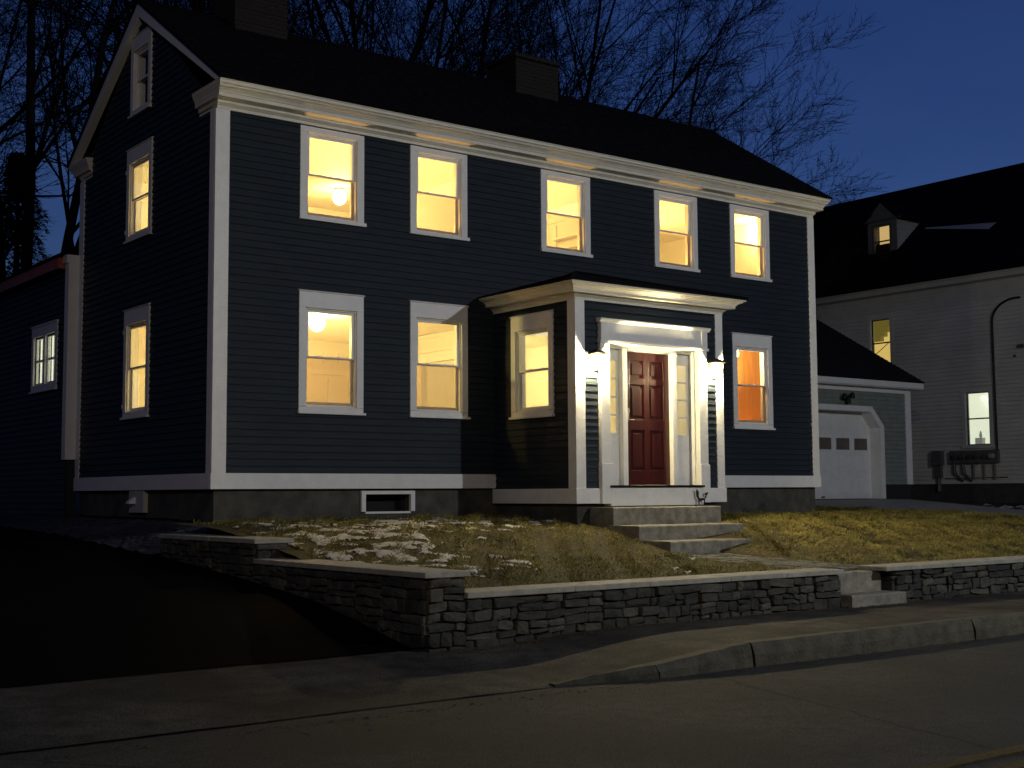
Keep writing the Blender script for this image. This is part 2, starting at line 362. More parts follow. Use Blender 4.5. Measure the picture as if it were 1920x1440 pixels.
# partitions  (x=4.88 both floors, x=7.55, far end x=11.55), back walls, with doorways
def wallx(x, y0, y1, z0, z1, door=None):
    if door:
        a, b, h = door
        ip.box((x, y0, z0), (x+.1, a, z1)); ip.box((x, b, z0), (x+.1, y1, z1)); ip.box((x, a, z0+h), (x+.1, b, z1))
    else: ip.box((x, y0, z0), (x+.1, y1, z1))
FL = [(.28, 2.62), (2.9, 5.125)]
wallx(4.88, .155, 5.15, .28, 2.62, (1.35, 2.35, 1.86)); wallx(4.88, .155, 5.15, 2.9, 5.125)
wallx(7.60, .155, 5.15, .28, 2.62); wallx(7.60, .155, 5.15, 2.9, 5.125)
wallx(11.55, .155, 5.15, .28, 2.62); wallx(11.55, .155, 5.15, 2.9, 5.125, (1.6, 2.45, 2.0))
ip.box((.155, 4.05, .28), (4.88, 4.15, 2.62)); ip.box((.155, 4.55, 2.9), (4.88, 4.65, 5.125))
ip.box((4.98, 4.3, .28), (7.6, 4.4, 2.62)); ip.box((4.98, 3.6, 2.9), (7.6, 3.7, 5.125))
ip.box((7.7, 4.6, .28), (11.55, 4.7, 2.62)); ip.box((7.7, 3.9, 2.9), (11.55, 4.0, 5.125))
ip.build('interior_wall', PLASTER, house)
cl = MB(W); 
for z in (2.62, 5.125): cl.box((.153, .153, z+.001), (L-.1, 5.2, z+.05))
for z in (.2, 2.80): cl.box((.153, .153, z), (L-.1, 5.2, z+.08))
cl.build('ceiling', PLASTER, house)
# interior trim: casings, chair rail, stair balustrade
it = MB(W)
def casx(x, y0, y1, z0, h, w=.13):
    it.box((x-.025, y0-w, z0), (x, y0, z0+h+w)); it.box((x-.025, y1, z0), (x, y1+w, z0+h+w)); it.box((x-.025, y0, z0+h), (x, y1, z0+h+w))
casx(4.88, 1.35, 2.35, .28, 1.86, .16)
it.box((4.862, .16, 2.31), (4.878, 4.04, 2.36)) ; it.box((4.86, .16, 2.56), (4.878, 4.04, 2.615))
it.build('door_casing', INTRIM, house); it = MB(W)
casx(11.55, 1.6, 2.45, 2.9, 2.0); it.build('door_casing', INTRIM, house); it = MB(W)
it.box((.16, 4.02, 2.03), (4.85, 4.048, 2.12)); it.box((.16, 4.03, .28), (4.85, 4.048, .45))
for k in range(9):
    x = .5+k*.5; it.box((x, 4.035, .55), (x+.05, 4.048, 1.95))
it.box((3.9, 4.03, 2.23), (3.96, 4.048, 2.42)); it.box((4.2, 4.03, 2.23), (4.26, 4.048, 2.42))
it.box((1.0, 4.52, 3.6), (4.86, 4.548, 3.68)); it.box((2.9, 4.53, 2.9), (3.0, 4.548, 4.75)); it.box((3.9, 4.53, 2.9), (4.0, 4.548, 4.75)); it.box((2.9, 4.52, 4.75), (4.0, 4.548, 4.86))
it.build('wall_panelling', INTRIM, house); it = MB(W)
# hall (upper): shelf-like stair panelling seen in the middle window
it.box((7.57, .3, 4.86), (7.599, 3.5, 4.98)); it.box((7.57, 1.0, 2.9), (7.599, 1.12, 4.8)); it.box((7.57, 2.0, 2.9), (7.599, 2.12, 4.8))
for k in range(8): it.box((7.45, 1.12, 3.1+k*.2), (7.6, 2.0, 3.13+k*.2))
it.box((7.2, .5, 2.9), (7.3, .62, 4.3))
it.build('stair_panelling', INTRIM, house); it = MB(W)
# curtain strips at the side windows
for z0, z1 in ((.9, 2.6), (3.6, 5.1)):
    it = MB(W)
    it.box((.17, 3.12, z0), (.20, 3.3, z1)); it.box((.5, 3.1, z0), (.62, 3.2, z1)); it.box((.9, 2.5, z0), (.93, 2.62, z1)); it.build('curtain', INTRIM, house)
pb = MB(W)
for k in range(12): pb.box((9.2+k*.2, .62+.004*(k % 2), .3), (9.395+k*.2, .66, 2.6))
pb.build('pine_board_screen', PINE, house)

# -- windows
for w in UP: window(house, FRONT, *w, style='upper')
for w in LO: window(house, FRONT, *w, style='lower')
window(house, SIDE(0), *SU, style='lower', screen=False); window(house, SIDE(0), *SL, style='lower', screen=False)
aw = window(house, SIDE(0), *AT, style='lower', screen=False, dark=True)
for z in (4.92, 3.98, 2.42, 1.28): hk = MB(SIDE(0)); hk.box((3.203, .01, z), (3.25, .03, z+.012)); hk.box((3.235, .02, z-.03), (3.25, .035, z+.03)); hk.build('shutter_hook', WHITE, house)

# -- trim
cb_ = MB(W)
cb_.box((-.03, -.032, WT), (.18, .003, 5.17)); cb_.build('corner_board', WHITE, house, bevel=.004)
cb_ = MB(W); cb_.box((-.031, .004, WT), (-.0, .15, 5.17)); cb_.build('corner_board', WHITE, house, bevel=.004)
cb_ = MB(W); cb_.box((L-.15, -.032, WT), (L+.03, .15, 5.17)); cb_.build('corner_board', WHITE, house, bevel=.004)
cb_ = MB(W); cb_.box((-.031, D-.17, WT), (-.0, D+.03, 5.17)); cb_.box((-.0, D, WT), (.15, D+.03, 5.17)); cb_.build('corner_board', WHITE, house)
wt = MB(W)
wt.box((-.045, -.046, 0), (PX0-.002, -.0, WT)); wt.box((-.046, .001, 0), (-.0, D+.04, WT)); wt.build('water_table', WHITE, house, bevel=.004)
wt = MB(W); wt.box((PX1+.002, -.046, 0), (L+.045, -.0, WT)); wt.box((L, .001, 0), (L+.046, D+.04, WT)); wt.build('water_table', WHITE, house, bevel=.004)
prof = [(0, 5.17), (.034, 5.17), (.034, 5.212), (.048, 5.214), (.066, 5.232), (.085, 5.246), (.085, 5.275), (.232, 5.288), (.232, 5.335), (.245, 5.340), (.256, 5.362), (.285, 5.388), (.322, 5.404), (.334, 5.428), (.366, 5.432), (.366, 5.470), (.385, 5.474), (.385, 5.486), (0, 5.50)]
co = MB(W)
co.sweep(([(0, .55), (0, 0), (L, 0), (L, .55)], [(-.34, 0), (-.34, -1), (.34, -1), (.34, 0)]), prof)
co.build('cornice', WARMGLOW, house)
co = MB(W); co.sweep(([(0, D-.5), (0, D), (L, D), (L, D-.5)], [(-.34, 0), (-.34, 1), (.34, 1), (.34, 0)]), prof); co.build('cornice', WARMGLOW, house)
# rake boards
ez, rz = 5.50, 7.44
for x0, x1 in ((-.12, -.0), (L, L+.12)):
    for s_, (ya, yb) in ((1, (-.39, D/2)), (-1, (D+.39, D/2))):
        sl = (rz-ez)/(D/2+.39)
        w_ = .20
        rk = MB(W); rk.prism([(ya, ez), (yb, rz), (yb, rz-w_), (ya+s_*w_*1.15/1.2, ez)], 0, x0, x1); rk.build('rake_board', WHITE, house)

# -- main roof: stepped shingle courses on both slopes
def roof_slope(mb, x0, x1, ye, ze, yr, zr, expo=.14, t=.018, lim=None):
    Lh = math.hypot(yr-ye, zr-ze); dy, dz = (yr-ye)/Lh, (zr-ze)/Lh; ny, nz = (-dz, dy) if dy > 0 else (dz, -dy)
    if nz < 0: ny, nz = -ny, -nz
    mb.T = lambda u, n, s: (u, ye+dy*s+ny*n, ze+dz*s+nz*n)
    k = 0; s = 0; rng = random.Random(5)
    while s < Lh:
        e = min(s+expo, Lh); a, b = (x0, x1) if not lim else lim(s, Lh)
        mb.face([(a, t, s), (b, t, s), (b, .004, e), (a, .004, e)]); mb.face([(a, 0, s), (b, 0, s), (b, t, s), (a, t, s)])
        x = a + rng.uniform(0, .3)
        while x < b-.3:     # raised tabs
            wd = rng.uniform(.15, .3); mb.face([(x, t+.007, s+.002), (x+wd, t+.007, s+.002), (x+wd, .010, e), (x, .010, e)]); mb.face([(x, t, s+.002), (x+wd, t, s+.002), (x+wd, t+.007, s+.002), (x, t+.007, s+.002)])
            x += wd+rng.uniform(.1, .5)
        s = e
    mb.face([(x0, -.02, 0), (x1, -.02, 0), (x1, -.02, Lh), (x0, -.02, Lh)])
    for u in (x0, x1): mb.face([(u, -.02, 0), (u, .01, 0), (u, .01, Lh), (u, -.02, Lh)])
    mb.face([(x0, -.02, 0), (x1, -.02, 0), (x1, .01, 0), (x0, .01, 0)])
rf = MB(W)
roof_slope(rf, -.15, L+.15, -.41, 5.50, D/2, 7.475); roof_slope(rf, -.15, L+.15, D+.41, 5.50, D/2, 7.475, expo=.28)
rf.T = W; rf.prism([(D/2-.10, 7.44), (D/2, 7.52), (D/2+.10, 7.44)], 0, -.16, L+.16)
roof_o = rf.build('roof', ROOF, house)
# chimneys
def brick_mat():
    m = bpy.data.materials.new('old_brick'); m.use_nodes = True; nt = m.node_tree; b = nt.nodes['Principled BSDF']; b.inputs['Roughness'].default_value = .9
    t = nt.nodes.new('ShaderNodeTexCoord'); mp_ = nt.nodes.new('ShaderNodeMapping'); mp_.inputs['Rotation'].default_value = (R(90), 0, 0)
    br = nt.nodes.new('ShaderNodeTexBrick'); br.inputs['Scale'].default_value = 4.6; br.inputs['Color1'].default_value = (.015, .0095, .0065, 1); br.inputs['Color2'].default_value = (.008, .0055, .004, 1); br.inputs['Mortar'].default_value = (.02, .017, .013, 1)
    br.inputs['Mortar Size'].default_value = .03; nt.links.new(t.outputs['Object'], mp_.inputs[0]); nt.links.new(mp_.outputs[0], br.inputs['Vector']); nt.links.new(br.outputs[0], b.inputs['Base Color'])
    bp = nt.nodes.new('ShaderNodeBump'); bp.inputs['Strength'].default_value = .6; nt.links.new(br.outputs['Fac'], bp.inputs['Height']); bp.invert = True; nt.links.new(bp.outputs[0], b.inputs['Normal'])
    return m
BRICK = brick_mat()
def chimney(x0, x1, y0, y1, zt):
    c = MB(W); z = 6.8; rng = random.Random(int(x0*10))
    while z < zt-.02:
        j = lambda: rng.uniform(-.006, .006)
        c.box((x0+j(), y0+j(), z), (x1+j(), y1+j(), z+.068)); z += .072
    c.box((x0+.012, y0+.012, 6.8), (x1-.012, y1-.012, zt-.05))
    c.box((x0-.03, y0-.03, zt), (x1+.03, y1+.03, zt+.07)); c.box((x0+.1, y0+.1, zt+.07), (x1-.1, y1-.1, zt+.12))
    o = c.build('chimney', BRICK, roof_o)
chimney(1.30, 2.22, 2.25, 3.05, 7.98); chimney(6.86, 7.86, 2.25, 3.15, 7.90)

# -- foundation
fo = MB(W)
fo.box((.04, .04, -1.3), (2.36, .3, -.001)); fo.box((3.16, .04, -1.3), (L-.04, .3, -.001)); fo.box((2.36, .04, -1.3), (3.16, .3, -.36)); fo.box((.041, .3, -1.3), (.3, D-.04, -.001)); fo.box((L-.3, .3, -1.3), (L-.04, D-.04, -.001))
fo.box((PX0+.05, -PY+.06, -1.2), (PX1-.05, .03, -.236)); fo.build('foundation', FOUND, house)
bw = MB(FRONT); bw.box((2.30, -.06, -.33), (2.37, .0, -.03)); bw.box((3.14, -.06, -.33), (3.21, .0, -.03)); bw.box((2.37, -.06, -.08), (3.14, .0, -.031)); bw.box((2.37, -.06, -.36), (3.14, -.01, -.33))
bwo = bw.build('basement_window', WHITE, house); MB(FRONT).box((2.37, -.09, -.33), (3.14, -.08, -.08)).build('pane', GLASS, bwo); MB(FRONT).box((2.37, -.3, -.35), (3.14, -.29, -.02)).build('dark_room', DARKIN, bwo)
vb = MB(SIDE(0)); vb.box((2.32, -.045, -.33), (2.88, .03, -.002)); vbo = vb.build('vent_board', NTRIM, house)
MB(SIDE(0)).prism([(.03, -.1), (.13, -.17), (.13, -.2), (.03, -.2)], 0, 2.62, 2.74).build('vent_hood', WHITE, vbo)

# -- rear ell on the left
el = MB(SIDE(-.17)); EW = (5.83, 7.18, 1.745, 2.87)
clapboards(el, D+.02, 13.5, -1.0, 3.75, [(EW[0]+inset, EW[1]-inset, EW[2]+inset, EW[3]-.02)]); 
el.build('ell_siding', NAVY, house)
es = MB(SIDE(-.17)); panel(es, D, 13.5, -1.2, 3.85, -.003, None, [(5.95, 7.06, 1.85, 2.68)]); es.T = W
es.face([(-.17, D+.005, -1), (0, D+.005, -1), (0, D+.005, 3.85), (-.17, D+.005, 3.85)]); es.face([(-.17, 13.5, 0), (5, 13.5, 0), (5, 13.5, 3.8), (-.17, 13.5, 3.8)])
es.build('ell_sheathing', DARKIN, house)
ec = MB(W); ec.box((-.205, D-.005, .52), (.0, D+.02, 3.80)); ec.box((-.205, D+.02, .52), (-.172, D+.17, 3.80)); ec.box((-.24, D-.01, 3.80), (.0, D+.2, 3.93)); ec.build('corner_board', WHITE, house)
ef = MB(W); ef.box((-.32, D+.2, 3.72), (-.19, 13.6, 3.90)); ef.build('ell_fascia', REDGLOW, house)
er = MB(W); er.face([(-.36, D+.1, 3.91), (-.36, 13.7, 3.91), (2.4, 13.7, 5.3), (2.4, D+.1, 5.3)]); er.face([(-.36, D+.1, 3.94), (-.36, 13.7, 3.94), (2.4, 13.7, 5.33), (2.4, D+.1, 5.33)]); er.face([(-.36, D+.1, 3.91), (-.36, 13.7, 3.91), (-.36, 13.7, 3.94), (-.36, D+.1, 3.94)])
er.face([(5, D+.1, 3.94), (5, 13.7, 3.94), (2.4, 13.7, 5.33), (2.4, D+.1, 5.33)]); er.build('ell_roof', ROOF, house)
# paired window of the ell
T = SIDE(-.17); a, b, c, d = EW
f = MB(T); f.box((a, 0, c), (a+.11, .035, d)); f.box((b-.11, 0, c), (b, .035, d)); f.box((a+.11, 0, d-.17), (b-.11, .035, d)); f.box((a+.11, 0, c), (b-.11, .035, c+.10)); f.box((a-.02, 0, c-.03), (b+.03, .06, c)); f.box(((a+b)/2-.05, -.02, c+.10), ((a+b)/2+.05, .033, d-.17)); f.box((a-.01, 0, d), (b+.02, .05, d+.03))
fo_ = f.build('window', WHITE, house)
for q0, q1 in ((a+.11, (a+b)/2-.05), ((a+b)/2+.05, b-.11)):
    s = MB(T); mid = (c+.1+d-.17)/2
    s.box((q0, -.05, c+.1), (q0+.04, -.01, d-.17)); s.box((q1-.04, -.05, c+.1), (q1, -.01, d-.17)); s.box((q0, -.05, mid-.02), (q1, -.008, mid+.02)); s.box((q0, -.05, c+.1), (q1, -.009, c+.14)); s.box((q0, -.05, d-.21), (q1, -.009, d-.17)); s.build('sash', WHITE, fo_)
    MB(T).box((q0, -.034, c+.1), (q1, -.03, d-.17)).build('pane', GLASS, fo_)
    cbk = MB(T)
    for k in range(9):
        uu = q0 + (q1-q0)*k/9; cbk.box((uu, -.10-.02*(k % 2), c+.05), (uu+(q1-q0)/9, -.09-.02*(k % 2), d-.12))
    cbk.build('curtain', WINGLIT, fo_)

# =================================================================== ENTRY VESTIBULE (parts of the house)
VZ0, VWT, VTOP = -.232, -.015, 2.705
DX0, DX1 = 5.085, 7.27            # door surround outer edges
vs = MB(VF); clapboards(vs, PX0, PX1, VWT-.002, VTOP+.02, [(DX0+.03, DX1-.03, -1, 2.49)]); vs.build('entry_front_siding', NAVY, house)
PWN = (-1.49, -.475, 1.04, 2.59)
vl = MB(VS); clapboards(vl, -PY, 0, VWT-.002, VTOP+.02, [(PWN[0]+.03, PWN[1]-.03, PWN[2]+.03, PWN[3])]); vl.build('entry_side_siding', NAVY, house)
vl = MB(VSR); clapboards(vl, -PY, 0, VWT-.002, VTOP+.02); vl.build('entry_side_siding', NAVY, house)
po = opening(PWN[0], PWN[1], PWN[2], PWN[3], 'lower')
vi = MB(VF); panel(vi, PX0, PX1, -.2, 2.7, -.003, None, [(DX0+.1, DX1-.1, .0, 2.12)])
vi.T = VS; panel(vi, -PY, 0, -.2, 2.7, -.003, None, [po]); vi.T = VSR; panel(vi, -PY, 0, -.2, 2.7, -.003, None, [])
vi.build('entry_sheathing', DARKIN, house)
vp = MB(VF); panel(vp, PX0+.12, PX1-.12, .02, 2.6, None, -.14, [(DX0+.2, DX1-.2, .02, 2.12)]); vp.T = VS; panel(vp, -PY+.12, .14, .02, 2.6, None, -.14, [po]); vp.T = VSR; panel(vp, -PY+.12, .14, .02, 2.6, None, -.14, [])
vp.T = VS
(a, b, c, d) = po
for q in (((a, c), (a, d)), ((b, c), (b, d)), ((a, c), (b, c)), ((a, d), (b, d))):
    (p, r), (s_, t_) = q; vp.face([(p, -.003, r), (s_, -.003, t_), (s_, -.14, t_), (p, -.14, r)])
vp.T = W; vp.box((PX0+.1, -PY+.1, 2.6), (PX1-.1, .2, 2.64)); vp.box((PX0+.1, -PY+.1, -.03), (PX1-.1, .2, .02)); vp.build('entry_plaster', PLASTER, house)
window(house, VS, *PWN, style='lower', screen=False)
tr = MB(W)
tr.box((PX0-.03, -PY-.03, VWT), (PX0+.15, -PY+.002, VTOP)); tr.box((PX0-.0305, -PY+.003, VWT), (PX0-.0, -PY+.15, VTOP)); tr.build('corner_board', WHITE, house, bevel=.004)
tr = MB(W); tr.box((PX1-.13, -PY-.03, VWT), (PX1+.03, -PY+.15, VTOP)); tr.build('corner_board', WHITE, house, bevel=.004)
tr = MB(W); tr.box((PX0-.045, -PY-.045, VZ0), (DX0-.002, -PY-.0, VWT)); tr.box((PX0-.046, -PY+.001, VZ0), (PX0+.001, .0, VWT)); tr.build('water_table', WHITE, house, bevel=.004)
tr = MB(W); tr.box((DX1+.002, -PY-.045, VZ0), (PX1+.045, -PY, VWT)); tr.box((PX1, -PY+.001, VZ0), (PX1+.046, .0, VWT)); tr.build('water_table', WHITE, house, bevel=.004)
vprof = [(0, VTOP), (.034, VTOP), (.034, 2.742), (.046, 2.746), (.06, 2.760), (.075, 2.77), (.075, 2.792), (.178, 2.800), (.178, 2.838), (.19, 2.842), (.20, 2.860), (.235, 2.880), (.262, 2.888), (.27, 2.902), (.30, 2.905), (.30, 2.932), (0, 2.95)]
tr = MB(W); tr.sweep(([(PX0, 0), (PX0, -PY), (PX1, -PY), (PX1, 0)], [(-1, 0), (-1, -1), (1, -1), (1, 0)]), vprof); tr.build('entry_cornice', WARMGLOW, house)
vr = MB(W); e = .33; pk = (6.35, .0, 3.52); A = (PX0-e, 0, 2.935); B = (PX0-e, -PY-e, 2.935); Cc = (PX1+e, -PY-e, 2.935); Dd = (PX1+e, 0, 2.935)
# stepped shingle courses on the three faces of the hipped porch roof
def lerp(p, q, t): return tuple(p[i]+(q[i]-p[i])*t for i in range(3))
N = 15
for (P_, Q_) in ((A, B), (B, Cc), (Cc, Dd)):
    for k in range(N):
        t0, t1 = k/N, (k+1)/N; up0 = .014
        a0, b0, a1, b1 = lerp(P_, pk, t0), lerp(Q_, pk, t0), lerp(P_, pk, t1), lerp(Q_, pk, t1)
        o_ = lambda p, h: (p[0], p[1], p[2]+h)
        vr.face([o_(a0, up0), o_(b0, up0), o_(b1, .003), o_(a1, .003)]); vr.face([a0, b0, o_(b0, up0), o_(a0, up0)])
vr.face([o_(A, .001), o_(B, .001), o_(Cc, .001), o_(Dd, .001)])
for h0, h1 in ((B, pk), (Cc, pk)): vr.tube([o_(h0, .02), o_(h1, .02)], .025, 5)
vr.build('entry_roof', ROOF, house)

# door surround, projecting box: pilasters, entablature, recessed door wall
ds = MB(VF)
PD = .075
for a, b in ((DX0, DX0+.175), (DX1-.175, DX1)):
    ds.box((a, -.02, .345), (b, PD, 2.10)); ds.box((a-.01, -.02, VWT-.22), (b+.012, PD+.02, .345))
ds.box((DX0, -.02, 2.14), (DX1, PD+.005, 2.40)); ds.box((DX0-.0, PD+.005, 2.14), (DX0+.12, PD+.02, 2.40)); ds.box((DX1-.12, PD+.005, 2.14), (DX1, PD+.02, 2.40))
ds.box((DX0-.02, -.02, 2.10), (DX1+.02, PD+.03, 2.14))
ds.prism([(-.02, 2.40), (PD+.02, 2.40), (PD+.035, 2.42), (PD+.055, 2.44), (PD+.055, 2.458), (-.02, 2.478)], 0, DX0-.03, DX1+.05)
ds.build('door_surround', WHITE, house, bevel=.004)
# recess reveals
RD = .12
rv = MB(VF); rv.box((DX0+.175, -RD-.05, .03), (DX0+.20, -.018, 2.10)); rv.box((DX1-.20, -RD-.05, .03), (DX1-.175, -.018, 2.10)); rv.box((DX0+.175, -RD-.05, 2.085), (DX1-.175, -.018, 2.14))
rv.box((DX0+.20, -RD-.03, 2.02+.03), (DX1-.20, -RD+.06, 2.084))
rv.build('door_recess', WHITE, house, bevel=.003)
dx0, dx1 = 5.715, 6.635
fr_ = MB(VF)
for a, b in ((dx0-.10, dx0-.004), (dx1+.004, dx1+.10)): fr_.box((a, -RD-.05, .03), (b, -RD+.075, 2.05))
fr_.box((dx0-.004, -RD-.05, 2.0+.03), (dx1+.004, -RD+.03, 2.049))
fr_.build('door_frame', WHITE, house, bevel=.003)
dr = MB(VF)
dw = dx1-dx0; H = 2.0; z0 = .035
st = .115; ms = .10; rails = [(0, .22), (.82, .98), (1.50, 1.60), (1.87, 1.99)]
dr.box((dx0, -RD-.045, z0), (dx1, -RD-.022, z0+1.99))
for a, b in ((dx0, dx0+st), (dx1-st, dx1), ((dx0+dx1)/2-ms/2, (dx0+dx1)/2+ms/2)): dr.box((a, -RD-.0225, z0), (b, -RD-.004, z0+1.99))
for a, b in rails: dr.box((dx0+st, -RD-.0226, z0+a), ((dx0+dx1)/2-ms/2, -RD-.0042, z0+b)); dr.box(((dx0+dx1)/2+ms/2, -RD-.0226, z0+a), (dx1-st, -RD-.0042, z0+b))
for (za, zb) in ((.22, .82), (.98, 1.50), (1.60, 1.87)):
    for (a, b) in ((dx0+st, (dx0+dx1)/2-ms/2), ((dx0+dx1)/2+ms/2, dx1-st)):
        dr.box((a+.05, -RD-.0225, z0+za+.05), (b-.05, -RD-.010, z0+zb-.05))
dro = dr.build('front_door', REDDOOR, house, bevel=.004)
hd = MB(VF); hd.box((dx0+.045, -RD-.004, .98), (dx0+.085, -RD+.006, 1.18)); hd.tube([(dx0+.065, -RD+.005, 1.0), (dx0+.065, -RD+.05, 1.0), (dx0+.15, -RD+.05, 1.0)], .009); hd.lathe((dx0+.065, -RD+.006, 1.14), [(.001, -.02), (.02, -.02), (.02, .02), (.001, .02)], 8)
hd.build('door_handle', HARDW, dro)
th = MB(VF); th.box((DX0+.14, -RD-.05, -.002), (DX1-.14, PD+.05, .028)); th.build('threshold', IRON, house)
ri = MB(VF); ri.box((DX0+.15, -.05, -.27), (DX1-.15, PD+.025, -.006)); ri.build('riser_board', WHITE, house, bevel=.004)
for a, b in ((DX0+.20, dx0-.10), (dx1+.10, DX1-.20)):
    s = MB(VF); s.box((a, -RD-.04, .03), (b, -RD-.008, .80)); s.box((a, -RD-.04, 1.88), (b, -RD-.008, 2.05)); s.box((a, -RD-.04, .80), (a+.045, -RD-.008, 1.88)); s.box((b-.045, -RD-.04, .80), (b, -RD-.008, 1.88))
    for k in range(1, 4): z = .80+1.08*k/4; s.box((a+.045, -RD-.035, z-.012), (b-.045, -RD-.012, z+.012))
    s.box((a+.05, -RD-.008, .12), (b-.05, -RD-.002, .70))
    so = s.build('sidelight', WHITE, house, bevel=.003); MB(VF).box((a+.045, -RD-.026, .80), (b-.045, -RD-.023, 1.88)).build('pane', GLASS, so)

# =================================================================== GROUND
def prof1(y, pts):
    if y <= pts[0][0]: return pts[0][1]
    for (a, za), (b, zb) in zip(pts, pts[1:]):
        if y <= b: return za+(zb-za)*(y-a)/(b-a)
    return pts[-1][1]
def vnoise(x, y, seed=0):
    return (math.sin(x*1.7+seed)*math.cos(y*1.3-seed*2)+math.sin(x*3.1-y*2.3+seed*3)*.6+math.sin(x*6.3+y*5.1+seed)*.35+math.cos(x*11.7-y*9.3+seed)*.25)/2.2
LAWN = [(-6.2, -1.01), (-4.7, -.975), (-3.75, -.90), (-3.0, -.72), (-2.4, -.58), (-1.5, -.49), (0, -.42), (6, -.38)]
def path_z(x, y): return prof1(y, [(-6.2, -1.01), (-4, -.925), (-3, -.89)])
def lawn_z(x, y):
    z = prof1(y, LAWN) + .018*vnoise(x*1.4, y*1.4, 2)
    if x > 8: z -= .10*min(1, (x-8)/6)*max(0, min(1, (y+6)/4))*(1 if y < 2 else .6)
    l = max(0, min(1, (3.6-x)/2.6)); z += .10*l*max(0, min(1, (y+6.15)/.9))*max(0, min(1, (-y-2.3)/1.2))
    l = max(0, min(1, (x-5.9)/.8)); z += .11*l*max(0, min(1, (y+6.15)/1.2))*max(0, min(1, (-y-2.3)/1.2))
    if 4.93 < x < 5.86 and y < -3.4: z = min(z, path_z(x, y)-.04)
    return z
def grid(name, x0, x1, y0, y1, nx, ny, zf, m, kind='structure', label=None, keep=None, parent=None):
    v = []; f = []; 
    for j in range(ny+1):
        for i in range(nx+1):
            x = x0+(x1-x0)*i/nx; y = y0+(y1-y0)*j/ny; v.append((x, y, zf(x, y)))
    for j in range(ny):
        for i in range(nx):
            if keep and not keep(x0+(x1-x0)*(i+.5)/nx, y0+(y1-y0)*(j+.5)/ny): continue
            k = j*(nx+1)+i; f.append((k, k+1, k+nx+2, k+nx+1))
    me = bpy.data.meshes.new(name); me.from_pydata(v, [], f); me.materials.append(m); me.shade_smooth()
    o = bpy.data.objects.new(name, me); COL.objects.link(o); o['kind'] = kind; return o
def base_z(x, y):
    if y < -6.3: return -1.78
    z = prof1(y, [(-6.3, -1.78), (-5, -1.5), (0, -1.15), (6, -.62), (14, -.6), (60, .5)])
    return z
def big(name):
    xs = [-400, -150, -60, -30, -15, -8, -4, 0, 5, 10, 15, 20, 30, 60, 150, 400]; ys = [-400, -150, -60, -30, -15, -9, -6.3, -5, -2.5, 0, 3, 6, 10, 14, 25, 60, 150, 500]
    v = [(x, y, base_z(x, y)) for y in ys for x in xs]; n = len(xs); f = [(j*n+i, j*n+i+1, (j+1)*n+i+1, (j+1)*n+i) for j in range(len(ys)-1) for i in range(n-1)]
    me = bpy.data.meshes.new(name); me.from_pydata(v, [], f); me.materials.append(EARTH); o = bpy.data.objects.new(name, me); COL.objects.link(o); o['kind'] = 'structure'
big('ground')
RZ = -1.6
def road_z(x, y): return RZ + .012*vnoise(x*.4, y*.4, 5) + .0
grid('road', -80, 80, -19, -8.1, 320, 40, lambda x, y: RZ + .006*vnoise(x*.5, y*.5, 5), ASPHALT)
def side_z(x, y):
    t = min(1, max(0, (x+.7)/2.3)); t = t*t*(3-2*t)
    k = (y+8.2)/1.9   # 0 kerb .. 1 wall
    zl = -1.592+.12*max(0, min(1, k)); zr = -1.405+.0*k
    return zl+(zr-zl)*t + .004*vnoise(x*1.7, y*1.7, 1)
grid('sidewalk', -16, 60, -8.19, -6.25, 420, 14, side_z, SIDEW)
DRV = [(-6.3, -1.47), (-5.5, -1.32), (-4.5, -1.15), (-2.5, -.97), (-.44, -.84), (3, -.66), (8, -.52), (14, -.45)]
grid('driveway', -5.6, -.9, -6.31, 14, 20, 80, lambda x, y: prof1(y, DRV)+.008*vnoise(x, y, 3), NEWASP)
def verge_z(x, y): return prof1(y, [(-6.3, -1.46), (-4.5, -1.2), (-.4, -.9), (8, -.5), (14, -.4)]) + .05*vnoise(x*1.2, y*1.2, 7)+.03
grid('verge', -20, -5.58, -6.31, 14, 60, 60, verge_z, EARTH)
def gr_z(x, y):
    t = (x+.95)/.99; return prof1(y, DRV)+.01+(-.44-prof1(y, DRV))*max(0, min(1, t))**1.2 + .03*vnoise(x*9, y*9, 4)
grid('gravel_bed', -.96, .06, -.42, 9, 20, 110, gr_z, GRAVELM)
grid('garage_driveway', 16.7, 21.9, -8.19, 5.2, 20, 60, lambda x, y: prof1(y, [(-8.2, -1.585), (-6.5, -1.39), (-2, -.80), (2.5, -.50), (5.2, -.275)]) + .006*vnoise(x, y, 8), CONC)
def keep_lawn(x, y):
    if x < .02 and y > -.25: return False
    if x > 16.8 + .0*y: return False
    return True
lawn = grid('lawn', -.62, 17.0, -6.32, 5.4, 176, 117, lawn_z, SOIL, keep=keep_lawn)
grid('side_yard', 16.9, 27.2, -6.3, 14, 40, 60, lambda x, y: prof1(y, [(-6.3, -1.15), (-2, -.9), (2.5, -.62), (5.2, -.45), (14, -.4)]) + .03*vnoise(x*2, y*2, 9), EARTH)
# path of pavers between the steps
pp = MB(W); rng = random.Random(8)
y = -6.02
row = 0
while y < -3.45:
    h = rng.uniform(.13, .19); x = 4.86
    while x < 5.95:
        w_ = rng.uniform(.16, .30); w_ = min(w_, 5.98-x)
        if w_ > .05:
            z = path_z(x, y)+rng.uniform(-.008, .008); pp.box((x+.008, y+.008, z-.08), (x+w_-.008, y+h-.008, z))
        x += w_
    y += h
pp_o = pp.build('path', PAVER, None, bevel=.012); struct(pp_o)
grid('path_bed', 4.8, 6.0, -6.15, -3.0, 8, 20, lambda x, y: path_z(x, y)-.022, EARTH)

